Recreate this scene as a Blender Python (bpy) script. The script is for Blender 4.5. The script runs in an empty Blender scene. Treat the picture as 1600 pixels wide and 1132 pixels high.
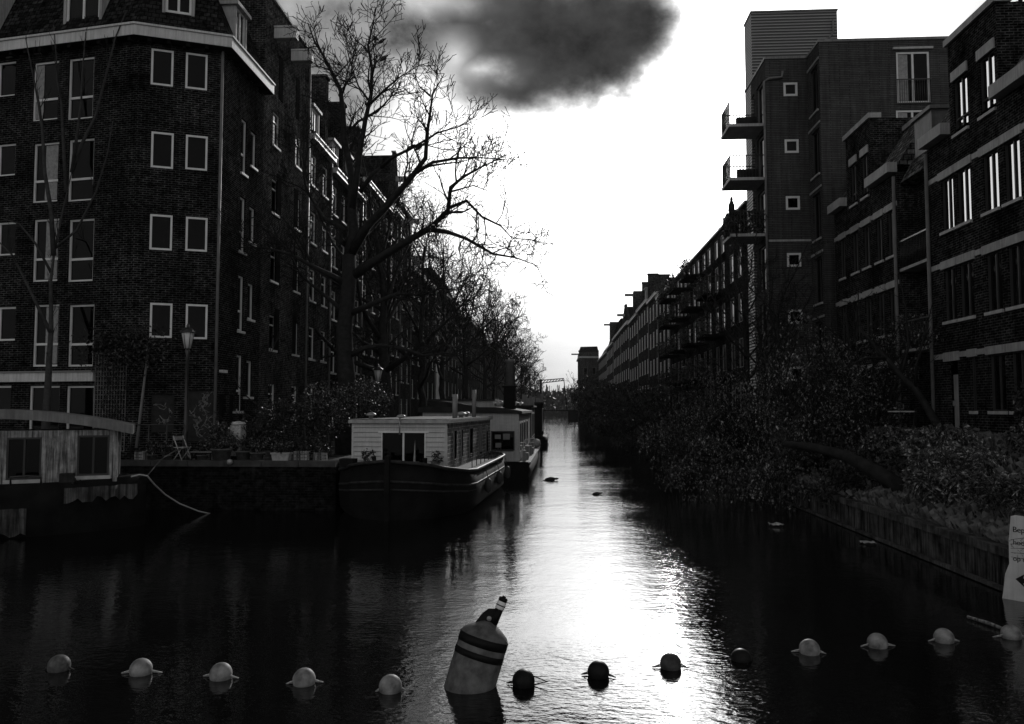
import bpy, math, random
from mathutils import Vector, Matrix, noise
R = math.radians
C = bpy.context.scene.collection
sc = bpy.context.scene

# ---------------------------------------------------------------- camera
PHW, PHH, F = 1600.0, 1132.0, 1244.0
YAW, PITCH = R(3.13), R(3.40)
CAMZ = 3.2
cam_d = bpy.data.cameras.new('camera'); cam = bpy.data.objects.new('camera', cam_d); C.objects.link(cam)
cam_d.sensor_width = 36; cam_d.lens = 36*F/PHW; cam_d.clip_end = 3000; cam_d.clip_start = .1
cam.location = (0, 0, CAMZ); cam.rotation_euler = (R(90)+PITCH, 0, YAW)
sc.camera = cam
CM = cam.rotation_euler.to_matrix()
def ray(px, py):
    return CM @ Vector(((px-PHW/2)/F, -(py-PHH/2)/F, -1)).normalized()
def _hit(px, py, ax, v):
    d = ray(px, py); o = Vector((0, 0, CAMZ)); t = (v-o[ax])/d[ax]; return o+d*t
def atX(px, py, v): return _hit(px, py, 0, v)
def atY(px, py, v): return _hit(px, py, 1, v)
def atZ(px, py, v): return _hit(px, py, 2, v)

# ---------------------------------------------------------------- light
SUN_EL, SUN_AZ = 17.5, 8.2            # azimuth clockwise from +Y
sd = bpy.data.lights.new('sun', 'SUN'); so = bpy.data.objects.new('sun', sd); C.objects.link(so)
sd.energy = 2.0; sd.angle = R(0.9); sd.color = (1, .99, .98)
sdir = Vector((math.sin(R(SUN_AZ))*math.cos(R(SUN_EL)), math.cos(R(SUN_AZ))*math.cos(R(SUN_EL)), math.sin(R(SUN_EL))))
so.rotation_euler = (-sdir).to_track_quat('-Z', 'Y').to_euler()

w = bpy.data.worlds.new('World'); sc.world = w; w.use_nodes = True
nt = w.node_tree; N = nt.nodes; L = nt.links; N.clear()
def nd(t, **k):
    n = N.new(t)
    for a, b in k.items(): setattr(n, a, b)
    return n
def mth(op, a, b=None, c=None, clamp=False):
    n = N.new('ShaderNodeMath'); n.operation = op; n.use_clamp = clamp
    for i, v in enumerate((a, b, c)):
        if v is None: continue
        if isinstance(v, (int, float)): n.inputs[i].default_value = v
        else: L.new(v, n.inputs[i])
    return n.outputs[0]
out = nd('ShaderNodeOutputWorld'); bg = nd('ShaderNodeBackground')
sky = nd('ShaderNodeTexSky', sky_type='NISHITA', sun_disc=False, sun_elevation=R(SUN_EL), sun_rotation=R(SUN_AZ), air_density=1.0, dust_density=2.5, ozone_density=1.0)
sep = nd('ShaderNodeSeparateColor'); L.new(sky.outputs[0], sep.inputs[0])
tc = nd('ShaderNodeTexCoord')
nrm = nd('ShaderNodeVectorMath', operation='NORMALIZE'); L.new(tc.outputs['Generated'], nrm.inputs[0]); DIR = nrm.outputs[0]
red = sep.outputs[0]                       # black-and-white film behind a red filter: blue sky goes dark
# veil of thin cloud glowing round the sun
dot = nd('ShaderNodeVectorMath', operation='DOT_PRODUCT'); L.new(DIR, dot.inputs[0]); dot.inputs[1].default_value = sdir
ang = mth('ARCCOSINE', mth('MINIMUM', dot.outputs['Value'], .9999))
glow = mth('MULTIPLY', mth('EXPONENT', mth('MULTIPLY', ang, -1/R(6.2))), 75.0)
glow2 = mth('MULTIPLY', mth('EXPONENT', mth('MULTIPLY', ang, -1/R(34))), 4.2)
sx = nd('ShaderNodeSeparateXYZ'); L.new(DIR, sx.inputs[0])
# veil thins towards the horizon
veil = nd('ShaderNodeMapRange'); L.new(sx.outputs[2], veil.inputs[0]); veil.inputs[1].default_value = -.02; veil.inputs[2].default_value = .33
veil.inputs[3].default_value = .07; veil.inputs[4].default_value = 1.0; veil.interpolation_type = 'SMOOTHSTEP'
clear = mth('ADD', mth('MULTIPLY', red, .085), mth('MULTIPLY', mth('ADD', glow, glow2), veil.outputs[0]))
nz = nd('ShaderNodeTexNoise'); nz.inputs['Scale'].default_value = 5.0; nz.inputs['Detail'].default_value = 8; nz.inputs['Roughness'].default_value = .55
mp = nd('ShaderNodeMapping'); L.new(DIR, mp.inputs[0]); mp.inputs['Scale'].default_value = (1, 1, 1.35); mp.inputs['Location'].default_value = (2.3, .7, 4.1); L.new(mp.outputs[0], nz.inputs['Vector'])
nz2 = nd('ShaderNodeTexNoise'); nz2.inputs['Scale'].default_value = 3.0; nz2.inputs['Detail'].default_value = 7; nz2.inputs['Roughness'].default_value = .6
mp2 = nd('ShaderNodeMapping'); L.new(DIR, mp2.inputs[0]); mp2.inputs['Scale'].default_value = (1, 1, 3.2); L.new(mp2.outputs[0], nz2.inputs['Vector'])
nc = mth('SUBTRACT', nz.outputs[0], .5)
nc2 = mth('SUBTRACT', nz2.outputs[0], .5)
nf = nd('ShaderNodeTexNoise'); nf.inputs['Scale'].default_value = 14.0; nf.inputs['Detail'].default_value = 7; nf.inputs['Roughness'].default_value = .6; L.new(mp.outputs[0], nf.inputs['Vector'])
nc3 = mth('SUBTRACT', nf.outputs[0], .5)
def blob(px, py, rx, ry, soft, amp):
    d = ray(px, py)
    right = Vector((d.y, -d.x, 0)).normalized(); up = right.cross(d)
    def pr(v, r):
        n = nd('ShaderNodeVectorMath', operation='DOT_PRODUCT'); L.new(DIR, n.inputs[0]); n.inputs[1].default_value = v; return mth('MULTIPLY', n.outputs['Value'], F/r)
    a = pr(right, rx); b = pr(up, ry)
    back = nd('ShaderNodeVectorMath', operation='DOT_PRODUCT'); L.new(DIR, back.inputs[0]); back.inputs[1].default_value = d
    rr = mth('SQRT', mth('ADD', mth('MULTIPLY', a, a), mth('MULTIPLY', b, b)))
    rr = mth('ADD', rr, mth('ADD', mth('MULTIPLY', nc, amp), mth('MULTIPLY', nc3, amp*.75)))
    m = nd('ShaderNodeMapRange'); m.interpolation_type = 'SMOOTHSTEP'; L.new(rr, m.inputs[0]); m.inputs[1].default_value = 1-soft; m.inputs[2].default_value = 1+soft; m.inputs[3].default_value = 1; m.inputs[4].default_value = 0
    return mth('MULTIPLY', m.outputs[0], mth('GREATER_THAN', back.outputs['Value'], .3))
dens = blob(835, 62, 155, 84, .46, .95)
for a in ((938, 45, 92, 76, .46, .95), (805, 104, 108, 54, .46, .95), (755, 12, 85, 42, .46, 1.3)):
    dens = mth('MAXIMUM', dens, blob(*a))
d2 = blob(580, 50, 150, 62, .5, 1.1)
d2 = mth('MAXIMUM', d2, blob(640, 80, 60, 40, .6, 1.6))
d2 = mth('MAXIMUM', d2, blob(480, 120, 90, 80, .8, 1.1))
# the rest of the sky: broken cloud overhead, added fill brightness behind
gen = nd('ShaderNodeMapRange'); L.new(nc2, gen.inputs[0]); gen.inputs[1].default_value = -.12; gen.inputs[2].default_value = .16; gen.inputs[3].default_value = .35; gen.inputs[4].default_value = 1.0
hgh = nd('ShaderNodeMapRange'); L.new(sx.outputs[2], hgh.inputs[0]); hgh.inputs[1].default_value = .46; hgh.inputs[2].default_value = .62
tex = mth('ADD', 1.0, mth('MULTIPLY', nc2, .9))
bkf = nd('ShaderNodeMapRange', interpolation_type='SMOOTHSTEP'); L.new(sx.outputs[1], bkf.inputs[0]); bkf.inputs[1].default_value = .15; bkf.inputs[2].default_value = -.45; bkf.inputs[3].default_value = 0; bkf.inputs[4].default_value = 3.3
clear = mth('ADD', clear, bkf.outputs[0])      # unseen brightness added behind the viewer to fill front faces
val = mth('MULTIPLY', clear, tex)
val = mth('MULTIPLY', val, mth('SUBTRACT', 1.0, mth('MULTIPLY', hgh.outputs[0], .55)))
darkc = mth('ADD', .34, mth('MULTIPLY', nc3, .9))
midc = mth('ADD', 1.7, mth('MULTIPLY', nc3, 6.0))
def mixf(f, a, b):   # a*(1-f)+b*f
    return mth('MULTIPLY', mth('POWER', mth('MAXIMUM', a, .01), mth('SUBTRACT', 1.0, f)), mth('POWER', mth('MAXIMUM', b, .01), f))
gap = mth('SUBTRACT', 1.0, mth('MULTIPLY', mth('MAXIMUM', mth('MAXIMUM', blob(712, 88, 36, 40, .9, 2.8), blob(745, 108, 44, 22, .9, 2.8)), blob(690, 2, 70, 24, .9, 2.6)), .8))
dens = mth('MULTIPLY', dens, gap); d2 = mth('MULTIPLY', d2, gap)
val = mixf(mth('MULTIPLY', d2, .92), val, midc)
val = mixf(mth('MULTIPLY', dens, .985), val, darkc)
# unseen bright patch added beyond the left roofs for window reflections
cb = Vector((math.sin(R(-29))*math.cos(R(15.5)), math.cos(R(-29))*math.cos(R(15.5)), math.sin(R(15.5))))
dc = nd('ShaderNodeVectorMath', operation='DOT_PRODUCT'); L.new(DIR, dc.inputs[0]); dc.inputs[1].default_value = cb
bk = nd('ShaderNodeMapRange', interpolation_type='SMOOTHSTEP'); L.new(mth('ADD', mth('ARCCOSINE', mth('MINIMUM', dc.outputs['Value'], .9999)), mth('MULTIPLY', nc, .25)), bk.inputs[0])
bk.inputs[1].default_value = R(5.5); bk.inputs[2].default_value = R(10.5); bk.inputs[3].default_value = 22; bk.inputs[4].default_value = 0
val = mth('ADD', val, bk.outputs[0])
comb = nd('ShaderNodeCombineColor')
for i in range(3): L.new(val, comb.inputs[i])
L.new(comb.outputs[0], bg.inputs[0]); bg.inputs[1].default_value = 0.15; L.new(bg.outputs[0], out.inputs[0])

sc.view_settings.view_transform = 'Standard'; sc.view_settings.look = 'None'; sc.view_settings.gamma = 1
sc.view_settings.exposure = 0.0; sc.view_settings.use_curve_mapping = False
sc.cycles.max_bounces = 6; sc.cycles.diffuse_bounces = 2; sc.cycles.glossy_bounces = 3; sc.cycles.transparent_max_bounces = 8
sc.cycles.sample_clamp_indirect = 4; sc.cycles.sample_clamp_direct = 30

# ---------------------------------------------------------------- materials
class Mat:
    def __init__(s, name):
        s.m = bpy.data.materials.new(name); s.m.use_nodes = True; s.t = s.m.node_tree; s.n = s.t.nodes; s.l = s.t.links
        s.b = s.n['Principled BSDF']; s._tc = None
    def set(s, **k):
        for a, b in k.items():
            i = s.b.inputs[a.replace('_', ' ')]
            i.default_value = (b, b, b, 1) if a in ('Base_Color',) else b
        return s
    def coord(s, which='Object', scale=(1, 1, 1), rot=(0, 0, 0)):
        if s._tc is None: s._tc = s.n.new('ShaderNodeTexCoord')
        mp = s.n.new('ShaderNodeMapping'); mp.inputs['Scale'].default_value = scale; mp.inputs['Rotation'].default_value = rot
        s.l.new(s._tc.outputs[which], mp.inputs[0]); return mp.outputs[0]
    def noise(s, vec, scale, detail=5, rough=.55):
        n = s.n.new('ShaderNodeTexNoise'); n.inputs['Scale'].default_value = scale; n.inputs['Detail'].default_value = detail; n.inputs['Roughness'].default_value = rough
        s.l.new(vec, n.inputs['Vector']); return n.outputs[0]
    def ramp(s, f, a, b, lo=.35, hi=.65):
        n = s.n.new('ShaderNodeMapRange'); n.inputs[1].default_value = lo; n.inputs[2].default_value = hi; n.inputs[3].default_value = a; n.inputs[4].default_value = b
        s.l.new(f, n.inputs[0]); return n.outputs[0]
    def mul(s, a, b):
        n = s.n.new('ShaderNodeMath'); n.operation = 'MULTIPLY'; s.l.new(a, n.inputs[0])
        if isinstance(b, float): n.inputs[1].default_value = b
        else: s.l.new(b, n.inputs[1])
        return n.outputs[0]
    def add(s, a, b):
        n = s.n.new('ShaderNodeMath'); n.operation = 'ADD'; s.l.new(a, n.inputs[0])
        if isinstance(b, float): n.inputs[1].default_value = b
        else: s.l.new(b, n.inputs[1])
        return n.outputs[0]
    def base(s, f): s.l.new(f, s.b.inputs['Base Color']); return s
    def bump(s, f, strength=.4, dist=.02):
        n = s.n.new('ShaderNodeBump'); n.inputs['Strength'].default_value = strength; n.inputs['Distance'].default_value = dist
        s.l.new(f, n.inputs['Height']); s.l.new(n.outputs[0], s.b.inputs['Normal']); return s

def brick_mat(name, c, mort, bw=.23, bh=.078, rough=1.0, dirt=.5, ms=.013, spec=0.0, k1=1.7, k2=.35, speck=1.85):
    m = Mat(name); uv = m.coord('UV')
    b = m.n.new('ShaderNodeTexBrick'); m.l.new(uv, b.inputs['Vector'])
    b.inputs['Scale'].default_value = 1; b.inputs['Brick Width'].default_value = bw; b.inputs['Row Height'].default_value = bh
    b.inputs['Mortar Size'].default_value = ms; b.inputs['Mortar Smooth'].default_value = .15; b.inputs['Bias'].default_value = -.1
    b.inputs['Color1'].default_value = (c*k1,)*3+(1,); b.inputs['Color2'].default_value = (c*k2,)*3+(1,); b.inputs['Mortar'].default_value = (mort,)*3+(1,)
    bw_ = m.n.new('ShaderNodeRGBToBW'); m.l.new(b.outputs[0], bw_.inputs[0])
    d1 = m.ramp(m.noise(uv, .55, 6, .65), 1-dirt, 1+dirt*.7, .3, .7)
    d2 = m.ramp(m.noise(m.coord('UV', (6, .5, 1)), 1.0, 4), .75, 1.15)
    d3 = m.ramp(m.noise(uv, 5, 5, .65), 2.2-speck, speck, .38, .66)
    m.base(m.mul(m.mul(m.mul(bw_.outputs[0], d1), d2), d3))
    inv = m.n.new('ShaderNodeMath'); inv.operation = 'SUBTRACT'; inv.inputs[0].default_value = 1; m.l.new(b.outputs['Fac'], inv.inputs[1])
    h = m.add(inv.outputs[0], m.mul(m.noise(uv, 45, 3), .7))
    m.bump(h, .8, .012).set(Roughness=rough, Specular_IOR_Level=spec); return m.m
def plain(name, c, rough=.6, var=.25, scale=3, bump=0, spec=.12, metal=0, stain=0):
    m = Mat(name); o = m.coord()
    f = m.ramp(m.noise(o, scale, 6, .6), c*(1-var), c*(1+var), .3, .7)
    if stain: f = m.mul(f, m.ramp(m.noise(m.coord('Object', (9, 9, .5)), 1.6, 6, .7), 1-stain, 1.0, .38, .6))
    m.base(f).set(Roughness=rough, Specular_IOR_Level=spec, Metallic=metal)
    if bump: m.bump(m.noise(o, scale*6, 5), bump, .01)
    return m.m
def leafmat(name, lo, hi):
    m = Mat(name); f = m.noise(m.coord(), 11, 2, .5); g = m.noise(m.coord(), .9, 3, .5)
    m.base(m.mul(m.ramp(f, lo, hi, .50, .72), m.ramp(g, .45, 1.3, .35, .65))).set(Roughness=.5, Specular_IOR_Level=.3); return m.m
M = {}
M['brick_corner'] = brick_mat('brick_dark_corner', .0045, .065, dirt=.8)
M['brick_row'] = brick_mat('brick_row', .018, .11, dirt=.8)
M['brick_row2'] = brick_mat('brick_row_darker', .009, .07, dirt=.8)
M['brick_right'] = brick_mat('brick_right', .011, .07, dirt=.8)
M['brick_modern'] = brick_mat('brick_modern', .075, .025, .9, .085, dirt=.15, k1=1.12, k2=.86, speck=1.2)
M['brick_far'] = brick_mat('brick_far', .035, .07)
M['trim'] = plain('painted_white_trim', .62, .5, .12, 2.0, stain=.25)
M['trim_grey'] = plain('grey_trim', .40, .6, .2, 2.5, stain=.3)
M['sill'] = plain('stone_sill', .42, .6, .25, 5)
M['frame_white'] = plain('window_frame_paint', .72, .45, .1, 3)
M['frame_dark'] = plain('window_frame_dark', .05, .4, .1, 3)
M['frame_mid'] = plain('window_frame_mid', .22, .45, .1, 3)
M['tile'] = brick_mat('roof_tile', .022, .006, .24, .20, .6, .3, .02)
M['slate'] = brick_mat('slate_tile', .12, .02, .28, .2, .6, .4, .02)
M['dark'] = plain('near_black_paint', .012, .9, .3, 3, spec=0.0)
M['black_metal'] = plain('black_metal', .02, .35, .3, 6, spec=.5)
M['metal'] = plain('galvanised_metal', .30, .45, .3, 6, metal=.3, spec=.5)
M['zinc'] = plain('zinc_sheet', .20, .5, .3, 2, stain=.3)
M['pipe'] = plain('downpipe_metal', .16, .45, .2, 4)
M['wood_dark'] = plain('dark_tarred_wood', .025, .6, .5, 4, .3, stain=.4)
M['wood_old'] = plain('weathered_boards', .34, .75, .45, 5, .3, stain=.9)
M['wood_white'] = plain('white_boards', .50, .55, .12, 3, stain=.2)
M['hull'] = plain('black_hull_paint', .008, .8, .6, 2, .5, spec=.10)
M['hull_patch'] = plain('pale_hull_paint', .09, .7, .6, 2.5, .3, stain=.85)
M['shingle'] = brick_mat('shingle_wall', .10, .55, .34, .13, .5, .35, .012, .3)
M['bark'] = plain('bark', .022, .85, .5, 6, .8)
M['twig'] = plain('twig', .02, .8, .3, 6)
M['leaf'] = leafmat('leaf', .012, .34)
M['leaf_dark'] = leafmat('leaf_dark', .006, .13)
M['leaf_pale'] = leafmat('leaf_pale', .05, .62)
M['grass'] = plain('grass_blades', .13, .6, .6, 5)
M['soil'] = plain('soil', .03, .95, .5, 1.5, .8)
M['paving'] = brick_mat('street_paving', .07, .03, .2, .1, .8)
M['quay'] = brick_mat('quay_brick', .008, .014, .25, .08, .7)
M['cope'] = plain('coping_stone', .055, .7, .4, 3, .3)
M['planks'] = plain('sheet_piling', .10, .75, .8, 2, .4, stain=.95)
M['concrete'] = plain('concrete_edge', .09, .85, .8, 3, .5, stain=.6)
M['plastic'] = plain('float_plastic', .22, .6, .7, 6, spec=.2)
M['plastic_dirty'] = plain('float_plastic_dirty', .10, .55, .6, 14)
M['plastic_black'] = plain('float_plastic_black', .012, .5, .3, 14)
M['buoy'] = plain('buoy_paint', .115, .6, .55, 7, .2, spec=.2)
M['buoy_band'] = plain('buoy_band_paint', .008, .5, .3, 6)
M['rope'] = plain('rope_fibre', .42, .8, .4, 40)
M['rope_dark'] = plain('wet_rope', .06, .6, .4, 40)
M['lantern'] = plain('lantern_milk_glass', .75, .35, .1, 3)
M['white_thing'] = plain('white_plastic', .42, .6, .5, 12)
M['clay'] = plain('clay_pot', .10, .8, .4, 8)
M['clay_pale'] = plain('pale_planter', .30, .8, .3, 8)
M['sign'] = plain('sign_board', .62, .5, .12, 4, stain=.15)
M['ink'] = plain('sign_ink', .015, .6, .1, 4)
M['feather'] = plain('dark_feathers', .03, .7, .3, 20)
M['white_plaster'] = plain('white_plaster', .50, .7, .15, 1, stain=.2)
M['curtain'] = plain('curtain_cloth', .30, .9, .3, 9)
M['graffiti'] = plain('spray_paint', .20, .7, .7, 14)
M['graffiti_back'] = plain('graffiti_ground', .03, .8, .4, 5)
M['plate_copper'] = plain('roof_felt', .03, .8, .4, 2, .4)
def glass(name, ior, rough=.02, base=.001):
    m = Mat(name); m.set(Base_Color=base, Roughness=rough, IOR=ior, Specular_IOR_Level=.5)
    m.bump(m.noise(m.coord('Object'), 1.3, 2), .08, .02); return m.m
M['glass'] = glass('window_glass', 1.2)
M['glass_bright'] = glass('double_glazing', 2.1, .04)
mm = Mat('balcony_glass'); mm.set(Base_Color=.5, Roughness=.25, Alpha=.35); M['glass_clear'] = mm.m
# corrugated cladding
mm = Mat('corrugated_cladding'); wv = mm.n.new('ShaderNodeTexWave'); wv.bands_direction = 'Z'; wv.inputs['Scale'].default_value = 2.0; wv.inputs['Distortion'].default_value = .1
mm.l.new(mm.coord(), wv.inputs['Vector']); mm.base(mm.ramp(wv.outputs['Fac'], .06, .3, .1, .9)); mm.bump(wv.outputs['Fac'], 1, .05); mm.set(Roughness=.5); M['cladding'] = mm.m
# water
mm = Mat('canal_water'); mm.set(Base_Color=.004, Roughness=.015, IOR=1.52)
o = mm.coord('Object', (1, 1, 1)); o2 = mm.coord('Object', (.75, 1.25, 1), (0, 0, R(8)))
a = mm.noise(o2, 9.0, 3, .5); b = mm.noise(o, 1.6, 2, .5); c = mm.noise(mm.coord('Object', (.35, 1, 1)), 22, 2, .6)
gate = mm.ramp(mm.noise(mm.coord('Object', (.35, .6, 1)), .30, 3, .55), .6, 1.5, .38, .64)
h = mm.add(mm.add(mm.mul(a, .42), mm.mul(b, .75)), mm.mul(c, .14))
mm.bump(mm.mul(h, gate), .30, .036); M['water'] = mm.m
# ---------------------------------------------------------------- mesh builder
class MB:
    def __init__(s, T=None): s.v = []; s.f = []; s.sm = []; s.T = T
    def add(s, vs, fs, smooth=False):
        b = len(s.v)
        if s.T is not None: vs = [s.T @ Vector(v) for v in vs]
        s.v += [tuple(v) for v in vs]; s.f += [tuple(i+b for i in f) for f in fs]; s.sm += [smooth]*len(fs); return s
    def box(s, x0, x1, y0, y1, z0, z1):
        return s.add([(x0,y0,z0),(x1,y0,z0),(x1,y1,z0),(x0,y1,z0),(x0,y0,z1),(x1,y0,z1),(x1,y1,z1),(x0,y1,z1)],
              [(0,3,2,1),(4,5,6,7),(0,1,5,4),(1,2,6,5),(2,3,7,6),(3,0,4,7)])
    def quad(s, a, b, c, d): return s.add([a, b, c, d], [(0, 1, 2, 3)])
    def tube(s, pts, rad, k=6, cap=True):
        pts = [Vector(p) for p in pts]; n = len(pts)
        if isinstance(rad, (int, float)): rad = [rad]*n
        vs = []; ref = None
        for i in range(n):
            t = (pts[min(i+1, n-1)]-pts[max(i-1, 0)])
            if t.length < 1e-9: t = Vector((0, 0, 1))
            t.normalize()
            if ref is None: ref = Vector((1, 0, 0)) if abs(t.x) < .8 else Vector((0, 1, 0))
            u = (ref - t*ref.dot(t)).normalized(); ref = u; v = t.cross(u)
            for j in range(k):
                a = 2*math.pi*j/k; vs.append(pts[i]+(u*math.cos(a)+v*math.sin(a))*rad[i])
        fs = [(i*k+j, i*k+(j+1) % k, (i+1)*k+(j+1) % k, (i+1)*k+j) for i in range(n-1) for j in range(k)]
        if cap: fs += [tuple(range(k-1, -1, -1)), tuple((n-1)*k+j for j in range(k))]
        return s.add(vs, fs, True)
    def lathe(s, prof, k=20, c=(0, 0, 0), T=None):
        vs = []
        for r, z in prof:
            for j in range(k):
                a = 2*math.pi*j/k; p = Vector((r*math.cos(a), r*math.sin(a), z))
                if T is not None: p = T @ p
                vs.append(p+Vector(c))
        n = len(prof)
        fs = [(i*k+j, i*k+(j+1) % k, (i+1)*k+(j+1) % k, (i+1)*k+j) for i in range(n-1) for j in range(k)]
        fs += [tuple(range(k-1, -1, -1)), tuple((n-1)*k+j for j in range(k))]
        return s.add(vs, fs, True)
    def prism(s, poly, d0, d1, axis='y'):
        n = len(poly)
        def P(a, b, d): return (a, d, b) if axis == 'y' else ((d, a, b) if axis == 'x' else (a, b, d))
        vs = [P(a, b, d0) for a, b in poly]+[P(a, b, d1) for a, b in poly]
        return s.add(vs, [tuple(range(n)), tuple(range(2*n-1, n-1, -1))]+[(i, i+n, (i+1) % n+n, (i+1) % n) for i in range(n)])
    def mesh(s, name, mat):
        me = bpy.data.meshes.new(name); me.from_pydata(s.v, [], s.f); me.materials.append(mat)
        if any(s.sm): me.polygons.foreach_set('use_smooth', s.sm)
        return me
    def build(s, name, mat, parent=None, uv=False, loc=None):
        me = s.mesh(name, mat)
        if uv: box_uv(me)
        me.update(); o = bpy.data.objects.new(name, me); C.objects.link(o)
        if parent: o.parent = parent
        if loc is not None: o.location = loc
        return o
def box_uv(me):
    me.update(); uvl = me.uv_layers.new(name='uv'); Z = Vector((0, 0, 1))
    for p in me.polygons:
        n = p.normal; t = Vector((1, 0, 0)) if abs(n.z) > .95 else Z.cross(n).normalized()
        b = n.cross(t)
        for li in p.loop_indices:
            v = me.vertices[me.loops[li].vertex_index].co; uvl.data[li].uv = (v.dot(t), v.dot(b))
def tag(o, label=None, cat=None, group=None, kind=None):
    if label: o['label'] = label
    if cat: o['category'] = cat
    if group: o['group'] = group
    if kind: o['kind'] = kind
    return o
def thing(name, label, cat, loc=(0, 0, 0), rz=0, group=None):
    o = bpy.data.objects.new(name, None); C.objects.link(o); o.location = loc; o.rotation_euler = (0, 0, rz); o.empty_display_size = .2
    return tag(o, label, cat, group)
def copy_tree(o, parent=None):
    c = o.copy(); C.objects.link(c); c.parent = parent
    for ch in list(KIDS(o)): copy_tree(ch, c)
    return c
def KIDS(o): return [x for x in o.children]

# ---------------------------------------------------------------- setting
W_L, W_R = -6.95, 7.94                      # canal sides
wm = MB(); wm.add([(-600, -60, 0), (600, -60, 0), (600, 900, 0), (-600, 900, 0)], [(0, 1, 2, 3)])
tag(wm.build('water', M['water']), kind='structure')
gm = MB(); gm.add([(-1000, -1000, -2.5), (1000, -1000, -2.5), (1000, 1000, -2.5), (-1000, 1000, -2.5)], [(0, 1, 2, 3)])
tag(gm.build('ground', M['soil']), kind='structure')
ZQ = 1.5
tag(MB().box(-120, W_L-.35, 25.35, 460, -2, ZQ).build('pavement', M['paving'], uv=True), kind='structure')
def garden_h(x, y):
    t = min(1, max(0, (x-W_R)/3.6)); b = .72+1.6*t*t*(3-2*t)
    return b+.22*noise.noise(Vector((x*.5, y*.35, 3)))*min(1, (x-W_R)*1.2)
gb = MB(); xs = [W_R+.12+.45*i for i in range(12)]+[18, 120]; ys = [6+i*1.2 for i in range(50)]+[70, 90, 130, 200, 460]
vs = [(x, y, garden_h(x, y) if x < 14 else 2.3) for y in ys for x in xs]; nx = len(xs)
gb.add(vs, [(j*nx+i, j*nx+i+1, (j+1)*nx+i+1, (j+1)*nx+i) for j in range(len(ys)-1) for i in range(nx-1)], True)
tag(gb.build('garden_ground', M['soil']), kind='structure')
eb = MB(); eb.box(-400, 400, 455, 900, -2, 2.0); tag(eb.build('far_bank', M['soil']), kind='structure')

# quay walls
q = thing('quay_wall', 'dark brick quay wall with stone coping under the left pavement', 'quay wall', (W_L, 25, 0))
MB().box(-113, 0, 0, .35, -2, ZQ-.12).box(-.35, 0, .35, 430, -2, ZQ-.12).build('wall', M['quay'], q, uv=True)
cp = MB()
x = 0
while x > -60: cp.box(x-1.18, x, -.06, .42, ZQ-.12, ZQ+.06+random.Random(int(x*10)).uniform(-.006, .006)); x -= 1.2
y = .42
while y < 200: cp.box(-.42, .06, y+.02, y+1.2, ZQ-.12, ZQ+.06+random.Random(int(y*10)).uniform(-.006, .006)); y += 1.2
cp.build('coping', M['cope'], q)
q = thing('retaining_wall', 'low stained sheet pile wall with concrete edge below the right garden', 'retaining wall', (W_R, 6, 0))
rw = MB(); y = 0
rr = random.Random(5)
while y < 120:
    d = .05 if int(y/.42) % 2 else 0
    rw.box(-d+.02, .16, y, y+.42, -2, .62); y += .42
rw.box(.02, .16, y, 440, -2, .62)
rw.build('piling', M['planks'], q)
cc = MB(); y = 0
while y < 60: cc.box(-.1, .3, y, y+2.9, .62, .76+rr.uniform(-.015, .015)); y += 2.93
cc.box(-.1, .3, y, 440, .62, .76); cc.build('edge', M['concrete'], q)
MB().box(-.15, -.06, 4, 90, .02, .09).build('waling', M['concrete'], q)

# ---------------------------------------------------------------- facades
class Facade:
    """a wall plane: P origin, ang direction; local x along, local -y outward, z = world z"""
    def __init__(s, P, ang, root):
        s.P = Vector((P[0], P[1], 0)); s.ang = ang; s.d = Vector((math.cos(ang), math.sin(ang), 0)); s.n = Vector((s.d.y, -s.d.x, 0)); s.root = root
        s.T = Matrix.Translation(s.P-Vector(root.location)) @ Matrix.Rotation(ang, 4, 'Z')
    def uz(s, px, py):
        dr = ray(px, py); o = Vector((0, 0, CAMZ)); t = (s.P-o).dot(s.n)/dr.dot(s.n); h = o+dr*t
        return (h-s.P).dot(s.d), h.z
    def rect(s, px0, px1, py0, py1):
        pm, ym = (px0+px1)/2, (py0+py1)/2
        u0 = s.uz(px0, ym)[0]; u1 = s.uz(px1, ym)[0]; z1 = s.uz(pm, py0)[1]; z0 = s.uz(pm, py1)[1]
        return (min(u0, u1), max(u0, u1), z0, z1)
    def wall(s, mb, u0, u1, z0, z1, ops, rev=.14, y=0):
        mb.T = s.T
        us = sorted({round(u, 4) for u in [u0, u1]+[max(u0, min(u1, o[i])) for o in ops for i in (0, 1)]})
        zs = sorted({round(z, 4) for z in [z0, z1]+[max(z0, min(z1, o[i])) for o in ops for i in (2, 3)]})
        for i in range(len(us)-1):
            run = None
            for j in range(len(zs)-1):
                cu, cz = (us[i]+us[i+1])/2, (zs[j]+zs[j+1])/2
                if any(o[0] < cu < o[1] and o[2] < cz < o[3] for o in ops):
                    continue
                mb.quad((us[i], y, zs[j]), (us[i+1], y, zs[j]), (us[i+1], y, zs[j+1]), (us[i], y, zs[j+1]))
        for a, b, c, d in [o[:4] for o in ops]:
            a, b, c, d = max(a, u0), min(b, u1), max(c, z0), min(d, z1)
            mb.quad((a, y, c), (a, y+rev, c), (a, y+rev, d), (a, y, d)); mb.quad((b, y+rev, c), (b, y, c), (b, y, d), (b, y+rev, d))
            mb.quad((a, y, d), (a, y+rev, d), (b, y+rev, d), (b, y, d)); mb.quad((a, y+rev, c), (a, y, c), (b, y, c), (b, y+rev, c))
    def boxmb(s, mb, *a): mb.T = s.T; mb.box(*a); return mb
WC = {}
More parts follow.
